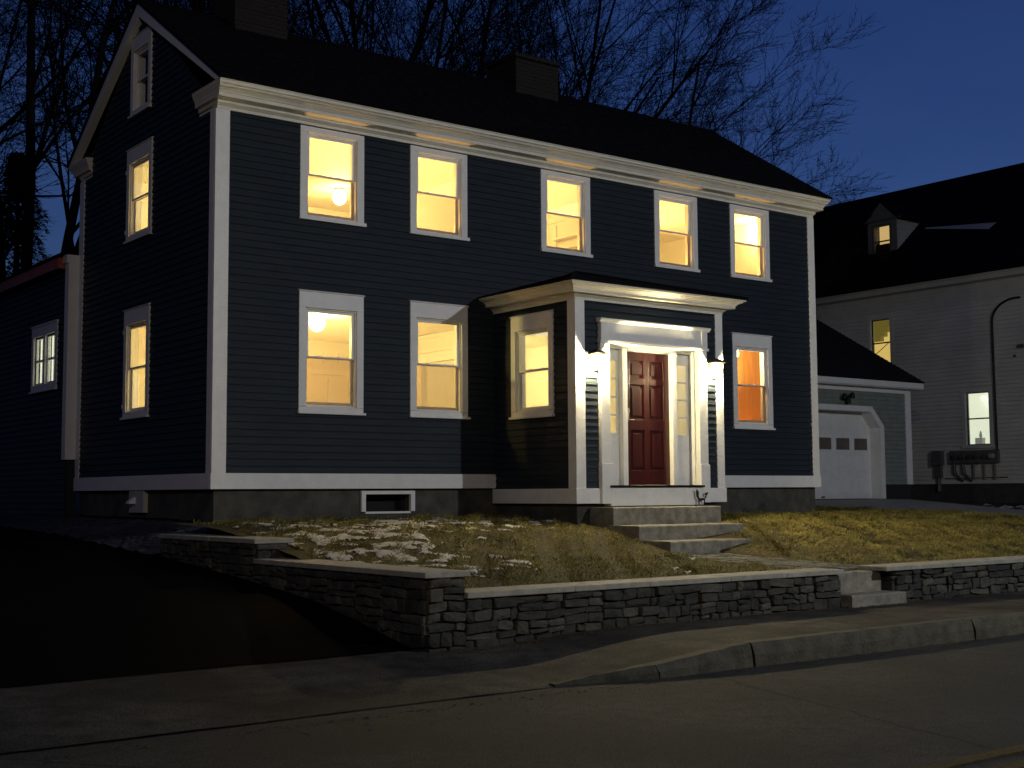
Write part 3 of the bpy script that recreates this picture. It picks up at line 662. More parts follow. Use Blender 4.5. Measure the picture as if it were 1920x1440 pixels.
# double yellow centre line
yl = MB(W)
for y0 in (-11.86, -12.11):
    for k in range(40): x0 = -60+k*3; yl.box((x0, y0-.055, RZ-.01), (x0+3, y0+.055, RZ+.012))
struct(yl.build('road_marking', YELLOW))
# kerb stones
kb = MB(W); rng = random.Random(4)
def kz(x): t = min(1, max(0, (x+.8)/2.1)); return -1.575+(-1.392+1.575)*t
xs = [-.80, .16, 1.3, 2.95, 4.6, 6.3, 8.1, 9.9, 11.6, 13.3, 15.1, 16.7]
for a, b in zip(xs, xs[1:]):
    n = 10; a2, b2 = a+.004, b-.004
    pr_ = []
    for i in range(n+1):
        x = a2+(b2-a2)*i/n; j = lambda s: rng.uniform(-s, s); zt = kz(x)+j(.004)
        ty = .22*max(0, (.16-x)/.96)
        wob = j(.008); pr_.append([(x, -8.375+wob+j(.004)+ty, RZ-.05), (x, -8.36+wob+j(.006)+ty, (RZ+zt)/2), (x, -8.335+wob+ty, zt-.025), (x, -8.315+wob+ty, zt), (x, -8.19, zt+.0), (x, -8.185, RZ-.05)])
    rings = [[kb.pt(p) for p in r] for r in pr_]
    for r0, r1 in zip(rings, rings[1:]):
        for i in range(6): j_ = (i+1) % 6; kb.f.append([r0[i], r0[j_], r1[j_], r1[i]]); kb.m.append(0)
    kb.f.append(rings[0]); kb.m.append(0); kb.f.append(rings[-1]); kb.m.append(0)
struct(kb.build('kerb', KERBM))

# =================================================================== STONE WALLS
def stone_face(mb, T, u0, u1, zbot, ztop, rng, depth=.10, ends=None):
    """irregular ashlar blocks; zbot(u) gives the ground line"""
    mb.T = T
    U = u0
    while U < u1-.01:
        W_ = rng.uniform(.45, 1.0)
        if U+W_ > u1-.4: W_ = u1-U
        z = ztop; zmin = min(zbot(U), zbot(U+W_))-.1; ul = ur = None
        while z > zmin:
            h = rng.uniform(.05, .135); z2 = z-h
            us = [U + (0 if U == u0 else rng.uniform(.0, .07))]; end = U+W_ + (0 if abs(U+W_-u1) < .01 else rng.uniform(.0, .07)-.0)
            while us[-1] < end-.001:
                w_ = rng.uniform(.12, .38)*(.75 if h > .105 else 1.1)
                us.append(end if us[-1]+w_ > end-.07 else us[-1]+w_)
            for ua, ub in zip(us, us[1:]):
                if z <= zbot((ua+ub)/2)-.03: continue
                splits = [(z2, z)]
                if h > .11 and rng.random() < .4: m_ = z2+h*rng.uniform(.38, .62); splits = [(z2, m_), (m_, z)]
                for sa, sb in splits:
                    g = .003; a, b, c, d = ua+g, ub-g, sa+g, sb-g
                    if d-c < .02 or b-a < .02: continue
                    pr0 = rng.uniform(.0, .04); j = lambda q=.011: rng.uniform(-q, q)
                    cu, cz = (a+b)/2, (c+d)/2; rim = []
                    sk = rng.uniform(-.012, .012)
                    for (p, q) in ((a, c), ((a+b)/2, c), (b, c), (b, (c+d)/2), (b, d), ((a+b)/2, d), (a, d), (a, (c+d)/2)):
                        corner = (p in (a, b)) and (q in (c, d)); k = rng.uniform(.0, .010) if corner else 0
                        rim.append((p+j(.006)+(k if p < cu else -k), q+j(.006)+(k if q < cz else -k)*.7+sk*(p-cu)/(b-a)*2))
                    m = rng.choices(range(5), [5, 3, 4, 1, 3])[0]
                    back = [mb.pt((p, -.03, q)) for p, q in rim]; fr = [mb.pt((p, pr0+j(.004), q)) for p, q in rim]
                    inn = [mb.pt((cu+(p-cu)*.90, pr0+.010+j(.005), cz+(q-cz)*.86)) for p, q in rim]; ce = mb.pt((cu+j(.04), pr0+.014+j(.010), cz+j(.01)))
                    for i in range(8):
                        n_ = (i+1) % 8
                        mb.f.append([back[i], back[n_], fr[n_], fr[i]]); mb.m.append(m); mb.f.append([fr[i], fr[n_], inn[n_], inn[i]]); mb.m.append(m); mb.f.append([inn[i], inn[n_], ce]); mb.m.append(m)
            z = z2
        U += W_
def caps(parent, x0, x1, y0, y1, z1, t, along, lens, rng):
    mb = MB(W); n = len(lens); tot = sum(lens)
    p = x0 if along == 'x' else y0; full = (x1-x0) if along == 'x' else (y1-y0)
    for l in lens:
        q = p+full*l/tot; j = lambda: rng.uniform(-.004, .004)
        if along == 'x': mb.box((p+.002, y0+j(), z1-t), (q-.002, y1+j(), z1+j()*.6))
        else: mb.box((x0+j(), p+.002, z1-t), (x1+j(), q-.002, z1+j()*.6))
        p = q
    return mb.build('cap', CAPST, parent, bevel=.008)
# driveway retaining wall, two tiers, plus front pier
lw = empty('stone_wall', (-.6, -3.5, -1.2), 'fieldstone retaining wall beside the dark driveway, its cap stepping up in two tiers', 'stone wall')
rng = random.Random(11); zb = lambda u: prof1(u, DRV)-.02
mb = MB(W)
stone_face(mb, SIDE(-.86), -6.45, -3.05, zb, -.835, rng); stone_face(mb, SIDE(-.86), -3.05, -.42, zb, -.615, rng)
stone_face(mb, FACE_Y(-6.45), -.86, -.45, lambda u: -1.50, -.835, rng); stone_face(mb, lambda u, n, z: (-.45+n, u, z), -6.45, -6.2, lambda u: -1.1, -.835, rng)
stone_face(mb, FACE_Y(-3.06), -.86, -.5, lambda u: -.9, -.615, rng)
mb.T = W; mb.box((-.85, -6.44, -1.7), (-.46, -3.05, -.838), 5); mb.box((-.85, -3.05, -1.5), (-.46, -.43, -.618), 5)
mb.build('stonework', STONES+[MORTAR], lw)
caps(lw, -.90, -.41, -6.50, -3.07, -.775, .055, 'y', [1.2, 1, 1.1], rng); caps(lw, -.90, -.41, -3.10, -.38, -.56, .055, 'y', [1, 1.3], rng)
fw = empty('stone_wall', (2, -6.4, -1.4), 'long low fieldstone wall with pale cap along the sidewalk, left of the entrance steps', 'stone wall')
mb = MB(W); rng = random.Random(21); zs_ = lambda u: side_z(u, -6.45)-.02
stone_face(mb, FACE_Y(-6.45), -.45, 4.84, zs_, -1.035, rng); stone_face(mb, lambda u, n, z: (4.84+n, u, z), -6.45, -6.08, lambda u: -1.44, -1.035, rng)
mb.T = W; mb.box((-.45, -6.44, -1.7), (4.83, -6.1, -1.038), 5); mb.build('stonework', STONES+[MORTAR], fw)
caps(fw, -.445, 4.88, -6.50, -6.07, -.975, .055, 'x', [1.3, 1, 1.2, .9, 1], rng)
rw = empty('stone_wall', (9, -6.4, -1.4), 'low fieldstone wall right of the entrance steps, running out of the picture', 'stone wall')
mb = MB(W); rng = random.Random(31)
stone_face(mb, FACE_Y(-6.45), 5.88, 16.5, zs_, -1.035, rng); stone_face(mb, SIDE(5.88), -6.45, -6.08, lambda u: -1.44, -1.035, rng)
mb.T = W; mb.box((5.89, -6.44, -1.7), (16.5, -6.1, -1.038), 5); mb.build('stonework', STONES+[MORTAR], rw)
caps(rw, 5.66, 16.52, -6.50, -6.07, -.975, .055, 'x', [1.0, 1.2, 1, 1, .9, 1.1, 1, 1], rng)

# granite steps
def step(label, x0, x1, y0, y1, zt, zb_, seed):
    rng = random.Random(seed); mb = MB(W); n = 14
    top = []; j = lambda s: rng.uniform(-s, s)
    ring = []
    for i in range(n+1):
        x = x0+(x1-x0)*i/n; ring.append([(x, y0+j(.006), zb_), (x, y0+j(.008), (zt+zb_)/2), (x, y0+j(.005), zt-.015), (x, y0+.014, zt+j(.002)), (x, y1, zt), (x, y1, zb_)])
    rr = [[mb.pt(p) for p in r] for r in ring]
    for a, b in zip(rr, rr[1:]):
        for i in range(6): k = (i+1) % 6; mb.f.append([a[i], a[k], b[k], b[i]]); mb.m.append(0)
    mb.f.append(rr[0]); mb.m.append(0); mb.f.append(rr[-1]); mb.m.append(0)
    o = mb.build('granite_step', GRANITE); tag(o, label, 'step', 'granite steps'); return o
step('top granite step directly under the white riser of the front door', 4.93, 7.08, -2.46, -1.95, -.285, -.75, 1)
step('second granite step down from the front door, between the two others', 4.86, 6.92, -3.06, -2.40, -.535, -.95, 2)
step('lowest granite step of the front door flight, at the head of the cobbled path', 4.92, 6.50, -3.60, -3.04, -.735, -1.15, 3)
step('granite block step level with the wall caps at the gap in the front wall', 4.86, 5.78, -6.32, -5.98, -1.03, -1.35, 4)
step('bottom granite step on the sidewalk in the gap of the front wall', 4.86, 5.86, -6.62, -6.30, -1.27, -1.6, 5)

# =================================================================== GRASS, SNOW, GRAVEL
rs = np.random.RandomState(5)
def mesh_np(name, V, F, m, kind='stuff'):
    me = bpy.data.meshes.new(name); nv, nf = len(V), len(F); k = F.shape[1]
    me.vertices.add(nv); me.vertices.foreach_set('co', V.astype(np.float32).ravel()); me.loops.add(nf*k); me.loops.foreach_set('vertex_index', F.astype(np.int32).ravel())
    me.polygons.add(nf); me.polygons.foreach_set('loop_start', np.arange(0, nf*k, k, dtype=np.int32)); me.polygons.foreach_set('loop_total', np.full(nf, k, dtype=np.int32))
    me.update(); me.validate(); me.materials.append(m); o = bpy.data.objects.new(name, me); COL.objects.link(o)
    if kind: o['kind'] = kind
    return o
def vn(x, y, s=0): return (np.sin(x*1.7+s)*np.cos(y*1.3-s*2)+np.sin(x*3.1-y*2.3+s*3)*.6+np.sin(x*6.3+y*5.1+s)*.35+np.cos(x*11.7-y*9.3+s)*.25)/2.2
def lawn_np(x, y):
    z = np.interp(y, [a for a, b in LAWN], [b for a, b in LAWN]) + .018*vn(x*1.4, y*1.4, 2)
    z = z - np.where(x > 8, .10*np.minimum(1, (x-8)/6)*np.clip((y+6)/4, 0, 1)*np.where(y < 2, 1, .6), 0)
    z = z + (.10*np.clip((3.6-x)/2.6, 0, 1)*np.clip((y+6.15)/.9, 0, 1) + .11*np.clip((x-5.9)/.8, 0, 1)*np.clip((y+6.15)/1.2, 0, 1))*np.clip((-y-2.3)/1.2, 0, 1)
    return z
def on_lawn(x, y):
    ok = (x > -.42) & (x < 16.7) & (y > -6.1) & (y < 4)
    ok &= ~((x > 4.84) & (x < 5.98) & (y < -3.3))
    ok &= ~((x < 12.35) & (y > -.03)); ok &= ~((x < 0) & (y > -.35))
    ok &= ~((x > 4.6) & (x < 7.7) & (y > -2.05))
    ok &= ~((x > 4.84) & (x < 7.1) & (y > -3.08) & (y < -1.9)); ok &= ~((x > 4.9) & (x < 6.53) & (y > -3.62) & (y < -2.9))
    return ok
NB = 360000
x = rs.uniform(-.45, 16.8, NB); y = rs.uniform(-6.1, 4, NB)
clump = vn(x*4.2, y*4.2, 3)+.6*vn(x*9, y*9, 6)
ok = on_lawn(x, y) & (rs.rand(NB) < .62+.38*clump)
x, y, clump = x[ok], y[ok], clump[ok]; n = len(x)
ang = vn(x*1.9, y*1.9, 9)*3+rs.normal(0, .9, n); tilt = rs.uniform(.5, 1.45, n); ln = rs.uniform(.03, .075, n)*(1+.5*clump); wd = rs.uniform(.003, .0065, n)
dx, dy = np.cos(ang), np.sin(ang); z = lawn_np(x, y)-.006+.02*np.clip(clump, 0, 1)
sx, sy = -dy*wd, dx*wd; hx, hz = ln*np.sin(tilt), ln*np.cos(tilt)
V = np.stack([np.stack([x-sx, y-sy, z], 1), np.stack([x+sx, y+sy, z], 1), np.stack([x+dx*hx*.5+sx*.8, y+dy*hx*.5+sy*.8, z+hz*.62], 1), np.stack([x+dx*hx, y+dy*hx, z+hz*.9], 1)], 1).reshape(-1, 3)
F = np.arange(4*n).reshape(-1, 4)
mesh_np('grass', V, F, GRASSM)
# snow patches: raised cells where a noise field is high
from mathutils import noise as mnoise
def snow_mask(X, Y):
    a = np.exp(-(((X-.55)/1.15)**2+((Y+3.2)/1.6)**2)) + .85*np.exp(-(((X-2.3)/1.8)**2+((Y+1.5)/.8)**2))
    b = np.zeros_like(X)
    for i in range(X.shape[0]):
        for j in range(X.shape[1]):
            if a[i, j] > .12:
                x, y = X[i, j], Y[i, j]; b[i, j] = mnoise.fractal(Vector((x*3.0+3, y*3.6, 5.0)), .75, 2.1, 5)
            else: b[i, j] = -2
    return a*.75+b*1.3-.66
st_ = .025; gx = np.arange(-.4, 5.4, st_); gy = np.arange(-6.0, -.1, st_); X, Y = np.meshgrid(gx, gy); Mk = snow_mask(X, Y); Mk = np.where(on_lawn(X, Y), Mk, -1)
Z = lawn_np(X, Y)+.012+np.clip(Mk, -.1, .3)*.05+rs.normal(0, .0025, X.shape)
idx = np.arange(X.size).reshape(X.shape); cell = (Mk[:-1, :-1] > 0) | (Mk[1:, 1:] > 0) & (Mk[:-1, 1:] > 0)
F = np.stack([idx[:-1, :-1], idx[:-1, 1:], idx[1:, 1:], idx[1:, :-1]], -1)[cell]
so = mesh_np('snow', np.stack([X.ravel(), Y.ravel(), Z.ravel()], 1), F, SNOW); so.data.shade_smooth()
# snow scraps near the right drive
def scraps(name, cx, cy, rx, ry, n, zf, s=.06, m=SNOW):
    V = []; F = []
    for i in range(n):
        a = rs.uniform(0, 6.28); r = rs.rand()**.5; px, py = cx+rx*r*math.cos(a), cy+ry*r*math.sin(a); pz = zf(px, py); w_ = s*rs.uniform(.5, 2); h_ = w_*.35; k = len(V); an = rs.uniform(0, 6.28)
        for q in range(6): V.append((px+w_*math.cos(an+q*1.047)*rs.uniform(.7, 1.5), py+w_*math.sin(an+q*1.047)*rs.uniform(.4, .9), pz))
        V.append((px, py, pz+h_))
        for q in range(6): F.append((k+q, k+(q+1) % 6, k+6))
    return mesh_np(name, np.array(V), np.array(F), m)
scraps('snow', 23.5, 3.4, 2.6, 1.2, 40, lambda x, y: prof1(y, [(-6.3, -1.15), (-2, -.9), (2.5, -.62), (5.2, -.45), (14, -.4)])+.02, .09)
scraps('gravel', -.5, 3.0, .42, 3.6, 1500, lambda x, y: gr_z(x, y), .032, GRAVELM)
LITTER = ground_mat('brown_leaf_litter', (.05, .032, .016), (.11, .075, .035), (.03, .02, .012), s2=30)
scraps('leaf_litter', 4, -8.47, 9, .10, 420, lambda x, y: RZ+.004, .013, LITTER)
scraps('leaf_litter', 4, -6.60, 5.2, .10, 420, lambda x, y: side_z(x, y)+.004, .013, LITTER)
scraps('leaf_litter', 6, -4, 7, 2.0, 260, lambda x, y: (lawn_z(x, y) if not (4.8 < x < 6 and y < -3) else path_z(x, y))+.02, .016, LITTER)
scraps('road_grit', 3, -8.7, 9, .35, 160, lambda x, y: RZ+.003, .012, GRAVELM)
# a few fallen pale leaves on the lawn
for i, (lx, ly, lab) in enumerate([(4.38, -4.55, 'pale crumpled leaf on the lawn nearest the cobbled path'), (2.9, -5.95, 'pale crumpled leaf on the lawn edge close behind the low wall cap'), (3.05, -5.6, 'small curled leaf lying on the grass behind the low wall')]):
    mb = MB(W); z = float(lawn_np(np.array([lx]), np.array([ly]))[0])+.05; c = [mb.pt((lx+.055*math.cos(q*.785)*(1 if q % 2 else .6), ly+.04*math.sin(q*.785), z+.018*math.cos(q*1.9))) for q in range(8)]; e_ = mb.pt((lx, ly, z+.012))
    for q in range(8): mb.f.append([c[q], c[(q+1) % 8], e_]); mb.m.append(0)
    tag(mb.build('fallen_leaf', mat('pale_leaf_%s' % 'abc'[i], [(.42, .55, .40), (.5, .44, .28), (.5, .45, .3)][i], .6)), lab, 'leaf', 'leaves on the lawn')

# =================================================================== GARAGE
GY = 5.0; GX0, GX1, GZ = 12.5, 22.1, 2.56
gar = empty('garage', (17, GY, -.28), 'attached grey-green garage with white panelled door and black shingle roof', 'garage')
gb = MB(FACE_Y(GY)); DR = (17.0, 20.80, -.28, 2.0)   # door opening
clapboards(gb, GX0, GX1, .09, GZ, [(16.75, 20.90, -1, 1.585)] + [(16.75, 20.86-.115*k, 1.585+.115*k, 1.70+.115*k) for k in range(4)], expo=.0575*2, jit=.001); 
gb.T = lambda u, n, z: (GX1+n, u, z); clapboards(gb, GY, 13, .09, 3.0, expo=.115)
gb.build('wall', GREENP, gar)
gs = MB(FACE_Y(GY)); panel(gs, GX0, GX1, -.5, GZ+.1, -.004, None, [(17.0, DR[1], -.28, 1.96)]); gs.T = W; gs.face([(GX1-.004, GY, -.3), (GX1-.004, 13, -.3), (GX1-.004, 13, 3), (GX1-.004, GY, 3)])
gs.build('sheathing', DARKIN, gar)
gt = MB(FACE_Y(GY)); 
def gpoly(pts, n0, n1): gt.prism(pts, 1, n0, n1)
# casing with clipped 45 degree corners
DXR = 20.80
gpoly([(DXR, -.28), (20.95, -.28), (20.95, 1.60), (20.47, 2.10), (16.7, 2.10), (16.7, 1.96), (20.41, 1.96), (DXR, 1.55)], -.02, .05)
gt.box((16.72, -.02, -.28), (17.0, .05, 1.96)); gt.build('door_casing', WHITE, gar, bevel=.004)
gj = MB(FACE_Y(GY)); gj.prism([(DXR, -.28), (DXR+.05, -.28), (DXR+.05, 1.57), (20.43, 2.01), (17.0, 2.01), (17.0, 1.965), (20.41, 1.965), (DXR, 1.55)], 1, -.33, -.021); gj.build('door_jamb', WHITE, gar)
gd = MB(FACE_Y(GY)); gd.box((17.0, -.32, -.27), (DXR+.02, -.30, 2.0))
gwn = []
ncol, nrow = 5, 4
x_l = DXR-.04-.72*ncol; cw = .72; ph = 2.24/nrow
for r in range(nrow):
    zz = -.27+r*ph; gd.box((17.0, -.3, zz+ph-.008), (DXR, -.2925, zz+ph+.002))
    for c in range(ncol):
        xa = x_l+c*cw
        if r == 2:
            gwn.append((xa+.10, xa+cw-.10, zz+.13, zz+ph-.13)); gd.box((xa+.07, -.3, zz+.10), (xa+cw-.07, -.289, zz+ph-.10)); continue
        if r == 3 and c == ncol-1: continue
        gd.box((xa+.06, -.3, zz+.07), (xa+cw-.06, -.288, zz+ph-.07)); gd.box((xa+.12, -.288, zz+.13), (xa+cw-.12, -.276, zz+ph-.13))
gdo = gd.build('garage_door', WHITE, gar, bevel=.004)
for (a, b, c, d) in gwn:
    gdw = MB(FACE_Y(GY)); gdw.box((a, -.295, c), (b, -.286, d)); gdw.build('door_pane', mat('dusty_garage_glass_%d' % int(a*100), (.10, .09, .07), .3, ncol=(.17, .15, .12), nscale=3), gdo)
gh = MB(FACE_Y(GY)); gh.box((18.8, -.29, -.24), (18.9, -.26, -.21)); gh.build('handle', IRON, gdo)
gc = MB(W); gc.box((GX1-.2, GY-.035, .09), (GX1+.03, GY+.1, GZ)); gc.build('corner_board', WHITE, gar)
gf = MB(W); gf.box((GX0, GY-.28, 2.62), (GX1+.28, GY-.24, 2.78)); gf.box((GX0, GY-.24, 2.60), (GX1+.28, GY+.0, 2.62)); gf.box((GX0, GY-.04, GZ-.08), (GX1+.02, GY, 2.60)); gf.build('fascia', WHITE, gar)
GR = MB(W); roof_slope(GR, GX0, GX1+.3, GY-.30, 2.78, GY+5.2, 6.0, expo=.15, t=.022); roof_slope(GR, GX0, GX1+.3, GY+10.7, 2.78, GY+5.2, 6.0, expo=.3); GR.build('roof', mat('garage_shingles', (.008, .008, .008), .85, ncol=(.03, .03, .029), nscale=20, bump=.5, bscale=80, spec=.1), gar)
gfo = MB(W); gfo.box((20.9, GY+.02, -.6), (GX1-.03, GY+.4, .088)); gfo.build('foundation', FOUND, gar); gfo = MB(W); gfo.box((GX0, GY+.02, -.6), (16.7, GY+.4, .088)); gfo.build('foundation', FOUND, gar)
fl = MB(W); fx, fy, fz = 19.45, GY-.05, 2.27
fl.box((fx-.1, fy, fz-.06), (fx+.1, fy+.035, fz+.06))
fl.lathe((fx, fy-.05, fz-.04), [(.02, -.1), (.075, -.1), (.055, .03), (.02, .05)], 12); fl.lathe((fx-.2, fy-.1, fz+.05), [(.02, -.08), (.07, -.08), (.05, .05), (.02, .07)], 12); fl.lathe((fx+.06, fy-.14, fz+.08), [(.02, -.08), (.07, -.08), (.05, .05), (.02, .07)], 12)
fl.tube([(fx, fy, fz), (fx-.2, fy-.1, fz+.1)], .015); fl.tube([(fx, fy, fz), (fx+.06, fy-.14, fz+.13)], .015)
tag(fl.build('flood_lamp', IRON), 'unlit black twin-head floodlight above the garage door', 'lamp')

# =================================================================== NEIGHBOUR BUILDING
NX = 27.0
nb = empty('apartment_building', (NX, 4, -.5), 'large weathered white clapboard building with black roof and dormer beyond the garage', 'building')
T = SIDE(NX)
NW = [(5.75, 6.55, 1.26, 2.82), (9.15, 9.90, 3.86, 5.36)]      # glass rectangles
nbw = MB(T); clapboards(nbw, -6, 22, .12, 5.98, [(a-.10, b+.10, c-.08, d+.12) for a, b, c, d in NW], expo=.125, proud=.034); nbw.build('wall', NWHITE, nb)
ns = MB(T); panel(ns, -6, 22, -.6, 6.1, -.004, None, NW); ns.T = W; ns.face([(NX, -6, -1), (NX+10, -6, -1), (NX+10, -6, 6.2), (NX, -6, 6.2)]); ns.face([(NX, -6, 6.2), (NX+10, -6, 6.2), (NX+5, -6, 10.6)]); ns.build('sheathing', NWHITE, nb)
nf = MB(T); nf.box((-6, -.02, -1.0), (22, .0, .118)); nf.build('foundation', mat('dark_stone_foundation', (.03, .028, .025), .9, ncol=(.06, .055, .05), nscale=3), nb)
nc = MB(T); nc.prism([(0, 5.90), (.03, 5.90), (.03, 6.05), (.06, 6.08), (.30, 6.10), (.32, 6.22), (.36, 6.26), (.36, 6.32), (0, 6.34)], 0, -6.2, 22.2)
nc.box((-6, 0, 5.55), (22, .028, 5.88)); nc.build('cornice', NTRIM, nb)
nr = MB(W); SL_ = (10.75-6.32)/(5.36)
def nroof(y0, y1):
    nr.T = W; x0, z0, x1, z1 = NX-.40, 6.30, NX+5, 10.75; n = 36
    for k in range(n):
        t0, t1 = k/n, (k+1)/n; xa, za, xb, zb2 = x0+(x1-x0)*t0, z0+(z1-z0)*t0, x0+(x1-x0)*t1, z0+(z1-z0)*t1
        nr.face([(xa, y0, za+.02), (xa, y1, za+.02), (xb, y1, zb2), (xb, y0, zb2)]); nr.face([(xa, y0, za), (xa, y1, za), (xa, y1, za+.02), (xa, y0, za+.02)])
    nr.face([(x1, y0, z1), (x1, y1, z1), (x1+5.4, y1, z0), (x1+5.4, y0, z0)]); nr.face([(x0, y0, z0-.02), (x0, y1, z0-.02), (x1, y1, z1-.02), (x1, y0, z1-.02)])
nroof(-6.3, 22.3); nro = nr.build('roof', ROOF, nb)
def rz_at(x): return 6.32+(x-(NX-.40))*(10.75-6.32)/5.4
# windows of the neighbour
def nwin(a, b, c, d, room):
    f = MB(T); f.box((a-.13, 0, c-.02), (a, .03, d+.02)); f.box((b, 0, c-.02), (b+.13, .03, d+.02)); f.box((a-.13, 0, d+.02), (b+.13, .03, d+.15)); f.box((a-.16, 0, c-.10), (b+.16, .06, c-.02))
    f.box((a, -.15, c-.02), (a+.02, 0, d+.02)); f.box((b-.02, -.15, c-.02), (b, 0, d+.02)); f.box((a, -.15, d), (b, 0, d+.02)); f.box((a, -.15, c-.02), (b, 0, c))
    fo = f.build('window', NWHITE, nb); mid = (c+d)/2
    s = MB(T); s.box((a+.02, -.07, c), (a+.05, -.03, d)); s.box((b-.05, -.07, c), (b-.02, -.03, d)); s.box((a+.05, -.07, mid-.02), (b-.05, -.03, mid+.02)); s.box((a+.05, -.07, c), (b-.05, -.03, c+.03)); s.box((a+.05, -.07, d-.03), (b-.05, -.03, d)); s.build('sash', DARKIN, fo)
    MB(T).box((a+.03, -.052, c), (b-.03, -.048, d)).build('pane', GLASS, fo)
    room(fo, a, b, c, d)
def room_stairs(fo, a, b, c, d):
    MB(T).box((a-1.5, -.95, c-1.0), (b+1.5, -.94, d+1.2)).build('blind', NEIGHLIT, fo)
    s = MB(T)   # underside of a staircase
    for k in range(6):
        s.box((b+.25-k*.15-.15, -.8, d-.60+k*.14), (b+.9, -.6, d+.5))
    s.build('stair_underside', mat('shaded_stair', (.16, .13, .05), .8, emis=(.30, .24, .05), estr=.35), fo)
    r = MB(T); r.tube([(a-.2, -.5, d-.28), (b+.3, -.5, d-1.1)], .012); r.build('rail', DARKIN, fo)
def room_white(fo, a, b, c, d):
    MB(T).box((a-1.5, -.95, c-1.0), (b+1.5, -.94, d+1.2)).build('blind', NEIGHWHITE, fo)
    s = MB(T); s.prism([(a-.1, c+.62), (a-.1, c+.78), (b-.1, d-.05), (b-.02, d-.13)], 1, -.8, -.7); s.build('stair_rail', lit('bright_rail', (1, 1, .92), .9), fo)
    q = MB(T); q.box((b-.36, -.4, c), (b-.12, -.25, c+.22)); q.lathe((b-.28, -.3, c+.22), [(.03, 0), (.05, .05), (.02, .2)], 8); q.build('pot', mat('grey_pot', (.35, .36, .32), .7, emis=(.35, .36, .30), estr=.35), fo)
nwin(*NW[0], room_white); nwin(*NW[1], room_stairs)
# dormer
dm = MB(W); DY0, DY1, DXF = 9.85, 11.0, 28.45; dz0 = rz_at(DXF)-.1; dz1 = 8.92
TD = SIDE(DXF); gy0, gy1, ga, gb_ = 10.12, 10.74, 7.70, 8.68
dw_ = MB(TD); dw_.box((DY0, 0, dz0), (gy0-.08, .02, dz1)); dw_.box((gy1+.08, 0, dz0), (DY1, .02, dz1)); dw_.box((gy0-.08, 0, gb_+.08), (gy1+.08, .02, dz1)); dw_.box((gy0-.08, 0, dz0), (gy1+.08, .02, ga-.08))
dw_.prism([(DY0-.10, dz1), (DY1+.10, dz1), ((DY0+DY1)/2, dz1+.62)], 1, 0, .03)
dfo = dw_.build('dormer', mat('dormer_front', (.12, .12, .115), .7, ncol=(.17, .17, .16), nscale=5), nb)
dwf = MB(TD); dwf.box((gy0-.08, -.03, ga-.08), (gy0, .04, gb_+.08)); dwf.box((gy1, -.03, ga-.08), (gy1+.08, .04, gb_+.08)); dwf.box((gy0, -.03, gb_), (gy1, .04, gb_+.08)); dwf.box((gy0, -.03, ga-.08), (gy1, .05, ga)); dwf.box((gy0, -.04, (ga+gb_)/2-.02), (gy1, .01, (ga+gb_)/2+.02))
dwf.box((DY0-.15, .0, dz1-.06), (DY1+.15, .08, dz1)); dwf.build('window_frame', mat('dormer_trim', (.10, .10, .10), .7), dfo)
MB(TD).box((gy0, -.034, ga), (gy1, -.03, gb_)).build('pane', GLASS, dfo); MB(TD).box((gy0-.1, -.42, ga-.2), (gy1+.1, -.41, gb_+.2)).build('blind', DORMLIT, dfo)
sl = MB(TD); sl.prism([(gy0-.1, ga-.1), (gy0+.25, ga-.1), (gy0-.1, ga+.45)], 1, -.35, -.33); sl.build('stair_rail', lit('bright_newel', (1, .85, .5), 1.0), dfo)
ck = MB(lambda u, n, z: (u, DY0-n, z)); xe = DXF+(dz1-dz0)/((10.75-6.32)/5.4)
zc = dz0; 
def cheek_lim(z): return (DXF, DXF+max(0, (z-dz0)/.82))
clapboards(ck, DXF, xe+.5, dz0, dz1-.02, lim=cheek_lim, expo=.16, proud=.02); ck.T = W; ck.face([(DXF, DY0+.004, dz0), (DXF, DY0+.004, dz1), (xe+.1, DY0+.004, dz1)]); ck.build('dormer_cheek', NTRIM, dfo)
ck = MB(W); ck.face([(DXF, DY1, dz0), (DXF, DY1, dz1), (xe+.1, DY1, dz1)]); ck.build('dormer_cheek', NTRIM, dfo)
drf = MB(W); m_ = (DY0+DY1)/2
for s_ in (-1, 1):
    ye = m_+s_*(.575+.16); drf.face([(DXF-.10, ye, dz1-.06), (DXF-.10, m_, dz1+.66), (DXF+2.4, m_, dz1+.66), (DXF+1.9, ye, dz1-.06)]); drf.face([(DXF-.10, ye, dz1-.10), (DXF-.10, m_, dz1+.62), (DXF+2.4, m_, dz1+.62), (DXF+1.9, ye, dz1-.10)]); drf.face([(DXF-.10, ye, dz1-.10), (DXF-.10, m_, dz1+.62), (DXF-.10, m_, dz1+.66), (DXF-.10, ye, dz1-.06)])
drf.build('dormer_roof', ROOF, dfo)
# pale flashing strip on the roof
fs = MB(W); 
p0, p1 = (29.25, 9.35), (28.55, 6.55)
fs.T = W; a0 = (p0[0], p0[1], rz_at(p0[0])+.03); a1 = (p1[0], p1[1], rz_at(p1[0])+.05)
fs.face([a0, a1, (a1[0]+.28, a1[1]-.1, rz_at(a1[0]+.28)+.05), (a0[0]+.06, a0[1], rz_at(a0[0]+.06)+.03)]); fs.build('flashing', NTRIM, nro)
